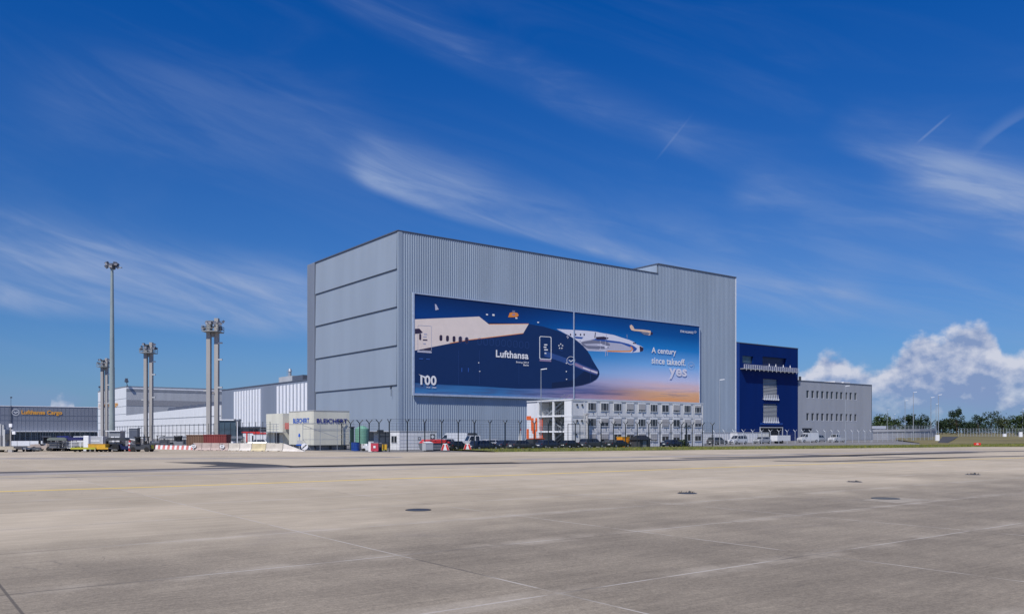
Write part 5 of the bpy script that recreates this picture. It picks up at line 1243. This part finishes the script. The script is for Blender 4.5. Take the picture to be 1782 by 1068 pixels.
for i in range(8):
    a = 2*PI*i/8+.2; x, y = .95*math.cos(a), .95*math.sin(a)
    m = MB(); M_ = Matrix.Translation((x, y, zt+.25+(i % 2)*.5-.3)) @ Matrix.Rotation(a, 4, 'Z') @ Matrix.Rotation(.7, 4, 'Y'); m.box(-.2, -.32, -.26, .2, .32, .26, 0, M_); fl_ = m.build('floodlight', M_trim, mt_)
    m = MB(); m.box(.2, -.26, -.2, .22, .26, .2, 0, M_); m.build('lens', M_lamp, fl_)
m = MB(); m.cyl((.3, 0, zt+.2), (1.5, 0, zt-.1), .05, n=6); m.box(.9, -.2, zt-.25, 1.75, .2, zt-.08); m.build('arm', M_steel, mt_)

def street_lamp(px, py, Y, label, arm=1.1, side=1, r=.07):
    zt = hz(py, Y); t_ = thing('street_lamp', label, 'street lamp', P(px-arm*.0*F/Y, Y), 0 if side > 0 else PI, 'slim street lamps')
    m = MB(); m.cyl((0, 0, 0), (0, 0, zt-.15), r*1.3, r*.7, 10); m.cyl((0, 0, 0), (0, 0, .9), r*1.9, r*1.8, 10); m.build('pole', M_steel, t_)
    m = MB(); M_ = Matrix.Translation((.45, 0, zt-.1)) @ Matrix.Rotation(-.12, 4, 'Y'); m.box(-.5, -.14, -.06, .55, .14, .07, 0, M_); m.build('lamp_head', M_lamp, t_)
street_lamp(941.5, 641, 142, 'slim street lamp standing before the stair end of the container office')
street_lamp(1252.5, 659.5, 175, 'slim street lamp in front of the right end of the hangar')
street_lamp(1471, 670.5, 197, 'slim street lamp in front of the grey offices')
for px, py, Y, lab in ((1589.5, 681.5, 242, 'tallest of the thin street lamps right of the grey offices'), (1575, 696, 282, 'thin street lamp just left of the tallest one'), (1544, 712, 388, 'thin distant street lamp nearest the grey offices'),
                       (1556, 720, 480, 'shortest distant street lamp over the ramp'), (1620, 690.5, 258, 'thin street lamp, left of the close pair by the ramp end'), (1633, 686, 240, 'thin street lamp, right and taller of the close pair by the ramp end'),
                       (1629, 702, 312, 'shorter street lamp between the close pair by the ramp end'), (1779.5, 711, 378, 'thin street lamp at the right edge of the picture'), (1670.5, 736, 560, 'tiny far street lamp at the left end of the distant bar fence')):
    street_lamp(px, py, Y, lab, r=.09)

# ================================================================ RAMP, FAR RIGHT
rp = thing('ramp_wall', 'curved grey ramp wall with a railed top right of the grey offices', 'ramp', P(1518, 292))
o_ = P(1518, 292); path = [P(1518, 292), P(1545, 295), P(1575, 300), P(1600, 308), P(1618, 319), P(1629, 335), P(1627, 360)]
path = dense(path, 4); m = MB(); k = len(path)
vs = []
for i, p in enumerate(path):
    f_ = i/(k-1); zt = 3.6+.55*f_; q_ = p-o_
    vs += [(q_.x, q_.y, 0), (q_.x, q_.y, zt-.9), (q_.x-.0, q_.y-.25, zt-.9), (q_.x, q_.y-.25, zt), (q_.x, q_.y+.3, zt)]
m.add(vs, [(5*i+j, 5*(i+1)+j, 5*(i+1)+j+1, 5*i+j+1) for i in range(k-1) for j in range(4)]); m.build('wall', mat('ramp_grey', (.42, .43, .46), .7, 0, .1, .2), rp)
m = MB()
for i, p in enumerate(path):
    f_ = i/(k-1); zt = 3.6+.55*f_; q_ = p-o_; m.cyl((q_.x, q_.y, zt), (q_.x, q_.y, zt+1.2), .06, n=4)
    if i: 
        q2 = path[i-1]-o_; z2 = 3.6+.55*(i-1)/(k-1)
        for dz_ in (.4, .8, 1.2): m.cyl((q2.x, q2.y, z2+dz_), (q_.x, q_.y, zt+dz_), .045, n=4, cap=False)
m.build('railing', M_gpost, rp)
wb = thing('white_low_building', 'low white building with a dark window band half hidden behind the grey offices', 'building', P(1519, 300), ROT)
m = MB(); m.box(0, 0, 3.9, 9, 6, 4.9); m.build('wall', M_louv, wb); m = MB(); m.box(0, .2, 0, 8.8, 6, 3.9); m.build('ground_floor', M_hall, wb)
simple('white_cabinet', 'white electrical cabinet at the right end of the ramp wall', 'cabinet', P(1631, 236), 0, [('body', MB().box(-.5, -.3, .1, .5, .3, 1.9), M_louv), ('plinth', MB().box(-.52, -.32, 0, .52, .32, .1), M_grey), ('door', MB().box(-.42, -.32, .2, .42, -.301, 1.8), M_white)])
for px, Y, lab in ((1748, 335, 'small white box before the far bar fence, left one'), (1776, 325, 'larger white box before the far bar fence at the right edge')):
    h_ = 1.2 if px < 1760 else 1.9
    simple('white_cabinet', lab, 'cabinet', P(px, Y, .88), 0, [('body', MB().box(-.6, -.3, 0, .6, .3, h_), M_louv), ('lid', MB().box(-.65, -.35, h_, .65, .35, h_+.1), M_greyl)])
# red taxiway sign
sg = thing('taxiway_sign', 'small red taxiway sign with white characters in the dry grass at the right', 'sign', P(1701, 152, .1))
m = MB(); m.box(-.62, 0, .18, .62, .12, .62); m.build('panel', mat('sign_red', (.70, .03, .02), .5), sg)
m = MB(); 
for x in (-.4, .4): m.box(x-.03, .03, -.1, x+.03, .09, .179)
m.build('leg', M_steel, sg)
text('03', .3, 'lettering', M_louv, sg, (-.17, -.01, .27), .01, rx=PI/2, width=.34, height=.26)

# ================================================================ TREES
def tree(px, Y, hpx_top, wpx, label, kind=0, base=0., dens=1.0, seed=1, sparse=False, group='trees beyond the far fence'):
    rr_ = random.Random(seed*77+px); zt = hz(hpx_top, Y); H_ = zt-base; Wm = wpx/F*Y/2
    t_ = thing('broadleaf_tree', label, 'tree', P(px, Y, base), 0, group)
    m = MB(); m.cyl((0, 0, 0), (0, 0, H_*.55), .28, .14, 7)
    cl = []
    for i in range(9):
        a = rr_.uniform(0, 2*PI); z0_ = H_*rr_.uniform(.25, .5); r_ = Wm*rr_.uniform(.3, .8); z1_ = H_*rr_.uniform(.5, .93)
        e = Vector((r_*math.cos(a), r_*math.sin(a)*.7, z1_)); m.cyl((0, 0, z0_), e, .11, .03, 5); cl.append((e, rr_.uniform(.22, .38)*Wm*1.2))
    m.build('trunk', M_bark, t_)
    for i in range(int(14*dens)):
        a = rr_.uniform(0, 2*PI); zf = rr_.uniform(.18, .92); r_ = Wm*math.sqrt(rr_.random())*(1.05-.55*max(0, zf-.45)/.5)
        cl.append((Vector((r_*math.cos(a), r_*math.sin(a)*.8, H_*zf)), rr_.uniform(.2, .42)*Wm))
    m = MB(); nl = int((46 if not sparse else 26))
    for c_, r_ in cl:
        for i in range(nl):
            d = Vector((rr_.gauss(0, 1), rr_.gauss(0, 1), rr_.gauss(0, .8))).normalized()*r_*rr_.uniform(.45, 1.1); p = c_+d
            if p.z < .3: continue
            s_ = rr_.uniform(.25, .60); n1 = Vector((rr_.gauss(0, 1), rr_.gauss(0, 1), rr_.gauss(0, 1))).normalized(); n2 = n1.orthogonal().normalized()*s_; n3 = n1.cross(n2).normalized()*s_
            m.add([p-n2, p+n3*.6, p+n2, p-n3*.6], [(0, 1, 2, 3)])
    m.build('crown', M_leafs[kind], t_)
tl = [(1532, 420, 721, 42, 1, 'dense green tree rising just right of the grey offices'), (1556, 470, 728, 36, 1, 'low green tree between two distant street lamps'), (1583, 460, 722, 30, 0, 'dark round tree behind the tallest street lamp'),
      (1606, 480, 720, 32, 0, 'dark bushy tree left of the close pair of lamps'), (1640, 500, 728, 26, 0, 'dark tree just right of the ramp end'), (1665, 480, 709, 30, 0, 'tallest dark tree beyond the start of the bar fence'),
      (1655, 520, 728, 34, 2, 'olive bush at the foot of the tallest dark tree'), (1688, 520, 736, 26, 0, 'low dark bush right of the tallest tree'), (1703, 470, 722, 30, 0, 'sparse spiky tree above the bar fence, left one'),
      (1725, 480, 716, 36, 0, 'sparse spiky tree above the bar fence, right one'), (1745, 500, 727, 30, 2, 'rounded olive tree left of the green mound'), (1716, 540, 735, 60, 0, 'wide low thicket under the two spiky trees'), (1771, 380, 724, 34, 1, 'tall dense green tree mass at the right edge'), (1800, 400, 718, 50, 1, 'tall dense green tree cut by the right edge')]
for i, (px, Y, py, w, k_, lab) in enumerate(tl):
    tree(px, Y, py, w, lab, k_, 1.2 if px > 1630 else .0, 1.3, i+1, 'spiky' in lab)
for i, (px, Y, w) in enumerate(((1540, 540, 60), (1600, 560, 70), (1680, 560, 70), (1760, 560, 90))):
    tree(px, Y, 736, w, ['low distant hedge tree behind the ramp start', 'low distant hedge tree behind the ramp end', 'low distant hedge tree behind the far field', 'low distant hedge tree near the right edge'][i], 0, 1.0, 2.0, 40+i)
# bush by the office
bush = thing('shrub', 'rounded green shrub right of the navy saloon at the container office', 'shrub', at(1188, 2.5)); m = MB(); rr = random.Random(5)
for i in range(900):
    d = Vector((rr.gauss(0, 1), rr.gauss(0, 1), abs(rr.gauss(0, 1)))).normalized()*rr.uniform(.4, 1.05); p = Vector((d.x*1.3, d.y*.9, d.z*1.35)); s_ = rr.uniform(.06, .14); n1 = Vector((rr.gauss(0, 1), rr.gauss(0, 1), rr.gauss(0, 1))).normalized(); n2 = n1.orthogonal().normalized()*s_; n3 = n1.cross(n2).normalized()*s_
    m.add([p-n2, p+n3, p+n2, p-n3], [(0, 1, 2, 3)])
m.build('foliage', M_leafs[1], bush); m = MB(); m.cyl((0, 0, 0), (0, 0, .9), .06, .03, 6); m.build('stem', M_bark, bush)
# dark wooden pole with crossbar
m = MB(); m.cyl((0, 0, 0), (0, 0, 4.3), .16, .14, 10); w = MB(); w.cyl((-1.4, 0, 3.6), (.9, 0, 3.55), .05, n=6)
simple('gate_mast', 'thick dark post with a side arm in front of the right office end', 'post', at(1194.5, .4), ROT*0, [('post', m, M_post), ('arm', w, M_post)])

# ================================================================ GROUND SUPPORT EQUIPMENT (left)
def wheels(mb, xs, ys, r, w=.12):
    for x in xs:
        for y in ys: mb.cyl((x, y-w/2, r), (x, y+w/2, r), r, n=12)
def dolly(px, Y, label, deck, L_=3.0, W_=1.6, rz=0., h=.5, name='cargo_dolly'):
    m = MB(); m.box(-L_/2, -W_/2, h-.08, L_/2, W_/2, h); 
    for i in range(7): x = -L_/2+L_*i/6; m.box(x-.04, -W_/2, h, x+.04, W_/2, h+.06)
    e_ = MB(); e_.box(-L_/2-.05, -W_/2-.06, h-.14, L_/2+.05, -W_/2, h+.10); e_.box(-L_/2-.05, W_/2, h-.14, L_/2+.05, W_/2+.06, h+.10)
    w = MB(); wheels(w, (-L_*.36, L_*.36), (-W_*.4, W_*.4), .2); d = MB(); d.cyl((L_/2, 0, .3), (L_/2+.9, 0, .25), .035, n=6)
    return simple(name, label, 'dolly', P(px, Y), rz, [('deck', m, M_greyl), ('side_rail', e_, deck), ('wheel', w, M_rub), ('drawbar', d, M_steel)], 'cargo dollies along the apron edge')
def tug(px, Y, label, body, rz=0., cab=True, s=1.0, acc=None):
    t_ = thing('baggage_tug', label, 'tug', P(px, Y), rz)
    m = MB(); m.prism([(-1.4, .3), (-1.4, .95), (-.2, 1.0), (-.1, .75), (.5, .75), (.6, 1.05), (1.4, .95), (1.5, .3)], -.7, .7); m.build('body', body, t_)
    w = MB(); wheels(w, (-.95, .95), (-.62, .62), .33, .2); w.build('wheel', M_rub, t_)
    if cab:
        c_ = MB()
        for x in (-.5, .65):
            for y in (-.62, .62): c_.box(x-.04, y-.04, .9, x+.04, y+.04, 1.95)
        c_.build('cab_frame', M_dark, t_); c_ = MB(); c_.box(-.7, -.72, 1.95, .85, .72, 2.05); c_.build('cab_roof', acc or M_white, t_)
        c_ = MB(); c_.box(.66, -.58, 1.05, .69, .58, 1.9); c_.build('windscreen', M_glass, t_)
    c_ = MB(); c_.box(-.4, -.3, .8, .1, .3, 1.0); c_.box(-.5, -.3, 1.0, -.38, .3, 1.45); c_.build('seat', M_black, t_)
    return t_
def cart(px, Y, label, tarp, L_=2.6, W_=1.5, rz=0., frame_m=M_greyl):
    t_ = thing('baggage_cart', label, 'baggage cart', P(px, Y), rz, 'covered baggage carts')
    m = MB(); m.box(-L_/2, -W_/2, .4, L_/2, W_/2, .5); 
    for x in (-L_/2+.03, 0, L_/2-.03):
        for y in (-W_/2, W_/2): m.box(x-.03, y-.03, .5, x+.03, y+.03, 1.7)
    for z in (.75, 1.0, 1.25): m.box(-L_/2, -W_/2-.02, z, L_/2, -W_/2+.02, z+.08)
    m.build('frame', frame_m, t_)
    m = MB(); m.prism([(-L_/2-.06, 1.5), (-L_/2-.06, 1.72), (-L_/2+.3, 1.9), (L_/2-.3, 1.9), (L_/2+.06, 1.72), (L_/2+.06, 1.5)], -W_/2-.06, W_/2+.06); m.build('cover', tarp, t_)
    w = MB(); wheels(w, (-L_*.34, L_*.34), (-W_*.42, W_*.42), .2); w.build('wheel', M_rub, t_)
    m = MB(); m.box(-L_/2+.15, -W_/2+.1, .5, L_/2-.9, W_/2-.1, 1.2); m.build('baggage', M_grey, t_)
    return t_
Yg = 113
# high loader at the left edge
t_ = thing('cargo_loader', 'beige high loader with a long low deck cut by the left edge', 'cargo loader', P(6, 112))
m = MB(); m.box(-4.5, -1.6, .45, 2.3, 1.6, .75); m.box(-4.5, -1.65, .3, 2.6, -1.5, .5); m.build('deck', mat('loader_beige', (.42, .38, .30), .6), t_)
m = MB()
for x in (-3.5, -2.2, -1, .5, 1.6): m.cyl((x, -1.4, .28), (x, -1.0, .28), .28, n=12)
m.build('wheel', M_rub, t_)
m = MB(); m.box(-4.2, -1.2, .75, -.7, 1.2, 1.15); m.box(-4.2, -1.2, 2.1, -.9, 1.2, 2.5); m.box(-.95, -1.25, .75, -.6, 1.25, 2.5); m.build('housing', mat('loader_pale', (.45, .41, .39), .6), t_)
m = MB(); m.box(-4.1, -1.1, 1.15, -1.0, 1.1, 2.1); m.build('opening', M_black, t_)
m = MB(); m.box(.2, -.5, .75, .5, .5, 3.0); m.box(-.3, -.3, 2.2, .2, .3, 3.6); m.cyl((-.1, -.4, .75), (-.1, -.4, 3.8), .06, n=6); m.build('lift_column', M_greyl, t_)
m = MB(); m.box(.55, -.5, 1.6, 1.1, .5, 2.4); m.cyl((.8, 0, .8), (.8, 0, 2.9), .08, n=6); m.build('control_box', M_dark, t_)
t_ = thing('apron_lamp', 'dark post with white square lamps beside the high loader', 'lamp post', P(18.5, 110.5))
m = MB(); m.cyl((0, 0, 0), (0, 0, 3.3), .10, .08, 8); m.box(-.25, -.2, 0, .3, .2, .35); m.build('post', M_conc, t_)
m = MB(); m.box(-.16, -.12, 3.3, .22, .12, 3.75); m.build('lamp', M_louv, t_); m = MB(); m.box(.25, -.12, 2.35, .65, .12, 2.75); m.cyl((0, 0, 2.9), (.35, 0, 2.95), .04, n=5); m.build('side_lamp', M_louv, t_)
dolly(38, 113, 'empty low dolly just right of the high loader', M_grey, 2.2, 1.4, .3, .45)
dolly(54, 115, 'empty low dolly between the high loader and the beige tug', M_dark, 2.0, 1.4, -.4, .45)
tug(75, 117, 'beige open tug with no cab in front of the white parapet', mat('tug_beige', (.45, .38, .34), .6), .2, False)
tug(88, 119, 'white tug with a dark cab roof beside the beige open tug', M_offw, PI-.2, True, acc=M_trim)
cart(103, 116, 'dark baggage cart with a grey-green cover', mat('tarp_greygreen', (.14, .17, .16), .7), 2.4, 1.5, .1, M_dark)
tug(111, 119, 'dark tug with a small blue roof behind the grey-green cart', M_dark, .2, True, acc=mat('roof_blue', (.02, .03, .3), .5))
cart(129, 116.5, 'white slatted baggage cart with a blue cover', mat('tarp_blue', (.012, .015, .11), .6), 2.5, 1.5, .05, M_offw)
def airbox(px, Y, w, h, z, lab, mt=M_greyl, rz=0.):
    m = MB(); m.box(-w/2, -.75, z, w/2, .75, z+h); e_ = MB()
    for zz in (z+.02, z+h-.1): e_.box(-w/2-.03, -.79, zz, w/2+.03, -.751, zz+.08)
    for x in (-w/2, w/2-.08): e_.box(x, -.80, z, x+.08, -.751, z+h)
    e_.box(-w*.3, -.78, z+h*.45, w*.3, -.751, z+h*.55)
    return simple('air_freight_container', lab, 'freight container', P(px, Y), rz, [('box', m, mt), ('edge', e_, M_louv)], 'pale air freight containers')
dolly(150, 112, 'lime yellow flat dolly carrying nothing before the freight containers', M_lime, 3.2, 1.6)
dolly(172, 112.3, 'orange-brown loaded dolly beside the lime one', M_yel, 3.2, 1.6)
m = MB(); m.box(-1.15, -.6, 0, 1.15, .6, .42); w = MB(); w.box(-1.18, -.63, .421, 1.18, .63, .5)
o = simple('yellow_crate', 'yellow crate lying on the orange-brown dolly', 'crate', P(172, 112.3, .57), 0, [('box', m, M_yel), ('lid', w, mat('crate_ochre', (.45, .25, .04), .6))])
airbox(145, 119, 1.9, 1.5, .55, 'pale freight container left of the white upright cabinet')
airbox(170.5, 119, 2.1, 1.3, .75, 'pale freight container behind the yellow crate')
simple('equipment_stand', 'low grey stand carrying the two pale freight containers', 'stand', P(158, 119.1), 0, [('frame', MB().box(-2.3, -.7, .25, 2.3, .7, .52), M_grey), ('leg', MB().box(-2.1, -.6, 0, -1.9, .6, .25).box(1.9, -.6, 0, 2.1, .6, .25), M_dark)])
simple('upright_cabinet', 'tall white upright cabinet between the two pale freight containers', 'cabinet', P(151.5, 116.2), 0, [('body', MB().box(-.35, -.3, .1, .35, .3, 2.15), M_louv), ('door', MB().box(-.3, -.32, .2, .3, -.301, 2.05), M_white), ('foot', MB().box(-.35, -.3, 0, .35, .3, .1), M_grey)])
tug(192, 113.5, 'dark tractor with no cab right of the yellow crate', M_black, 0, False)
cart(206, 115, 'open cart with a dark cover in front of the sentry hut', M_dark, 2.6, 1.5, .0, M_dark)
tug(216, 114, 'blue and white tug at the foot of the sentry hut', M_navy, .3, False)
hut = thing('sentry_hut', 'grey slatted sentry hut with a flat white roof right of the tall mast', 'hut', P(203, 124))
MB().box(-.7, -.8, .1, .9, .8, 2.75).build('wall', M_grey, hut); MB().box(-1.2, -1.0, 2.75, 1.0, 1.0, 2.87).build('roof', M_louv, hut); MB().box(-.45, -.84, 1.0, .0, -.801, 2.0).build('door', M_louv, hut); MB().box(.1, -.84, 1.2, .8, -.801, 2.0).build('window', M_offw, hut)
m = MB(); m.cyl((0, 0, .1), (0, 0, 1.5), .16, .14, 12); w = MB(); w.cyl((0, 0, .5), (0, 0, .75), .166, .162, 12); w.cyl((0, 0, 1.0), (0, 0, 1.25), .155, .15, 12)
simple('striped_bollard', 'red bollard with white rings left of the tow tractor', 'bollard', P(226, 113), 0, [('post', m, M_red), ('band', w, M_louv), ('foot', MB().box(-.35, -.3, 0, .35, .3, .1), M_dark)])
t_ = tug(248, 113, 'dark tow tractor with a cab frame and a tilted white panel', M_dark, PI-.1, True, acc=M_black)
m = MB(); m.add([(.7, -.6, 1.0), (1.7, -.6, 1.15), (1.5, .5, 1.75), (.7, .5, 1.6), (.7, -.55, .95), (1.7, -.55, 1.1), (1.5, .55, 1.7), (.7, .55, 1.55)], [(0, 1, 2, 3), (4, 7, 6, 5), (0, 4, 5, 1), (1, 5, 6, 2), (2, 6, 7, 3)]); m.build('tilted_panel', M_louv, t_)
m = MB(); m.box(-1.46, -.3, .4, -1.41, .3, .9); m.build('hazard_plate', M_lime, t_)
# equipment parked far behind the striped barriers
for i, (px, Y, k_, lab) in enumerate(((268, 150, 0, 'dark parked dolly behind the first striped barriers'), (279, 155, 1, 'dark parked tug behind the striped barriers, left one'), (291, 150, 2, 'dark baggage cart behind the middle of the striped barriers'),
                                      (300, 158, 0, 'dark parked dolly behind the middle of the striped barriers'), (310, 148, 1, 'dark cab tractor behind the striped barriers near the brown container'), (320, 156, 2, 'grey baggage cart touching the brown container'))):
    if k_ == 0: dolly(px, Y, lab, M_dark, 2.8, 1.5, .3*i, .6)
    elif k_ == 1: tug(px, Y, lab, M_grey, .5*i, True, acc=M_dark)
    else: cart(px, Y, lab, M_grey, 2.6, 1.5, .4, M_dark)
for i, (px, Y, k_, lab) in enumerate(((394, 150, 1, 'grey tug behind the barriers right of the dark red container'), (405, 152, 0, 'grey dolly behind the barriers beside the thin lamp'), (412, 156, 2, 'dark baggage cart left of the white kiosk'))):
    if k_ == 0: dolly(px, Y, lab, M_grey, 2.8, 1.5, .3*i, .9)
    elif k_ == 1: tug(px, Y, lab, M_offw, .5*i, True, acc=M_dark)
    else: cart(px, Y, lab, M_grey, 2.6, 1.5, .4, M_dark)
t_ = thing('street_lamp', 'thin white lamp pole in front of the first group of louvres', 'street lamp', P(413, 139)); m = MB(); m.cyl((0, 0, 0), (0, 0, hz(733, 139)), .09, .07, 8); m.build('pole', M_louv, t_); m = MB(); z = hz(733, 139); m.cyl((0, 0, z-.1), (-.35, 0, z+.3), .05, n=5); m.cyl((0, 0, z-.1), (.35, 0, z+.3), .05, n=5); m.box(-.55, -.15, z+.2, -.25, .15, z+.4); m.box(.25, -.15, z+.2, .55, .15, z+.4); m.build('lamp_head', M_trim, t_)
m = MB(); m.box(-1, -.8, .1, 1, .8, 3.6)
simple('control_cabin', 'dark louvred control cabin on the shed side, seen between the first two pylons', 'cabin', P(234, 205), 0, [('body', m, M_grey), ('roof', MB().box(-1.2, -1, 3.6, 1.2, 1, 3.8), M_white), ('louvre', MB().box(-.9, -.85, 1.2, .9, -.801, 3.2), M_trim)])
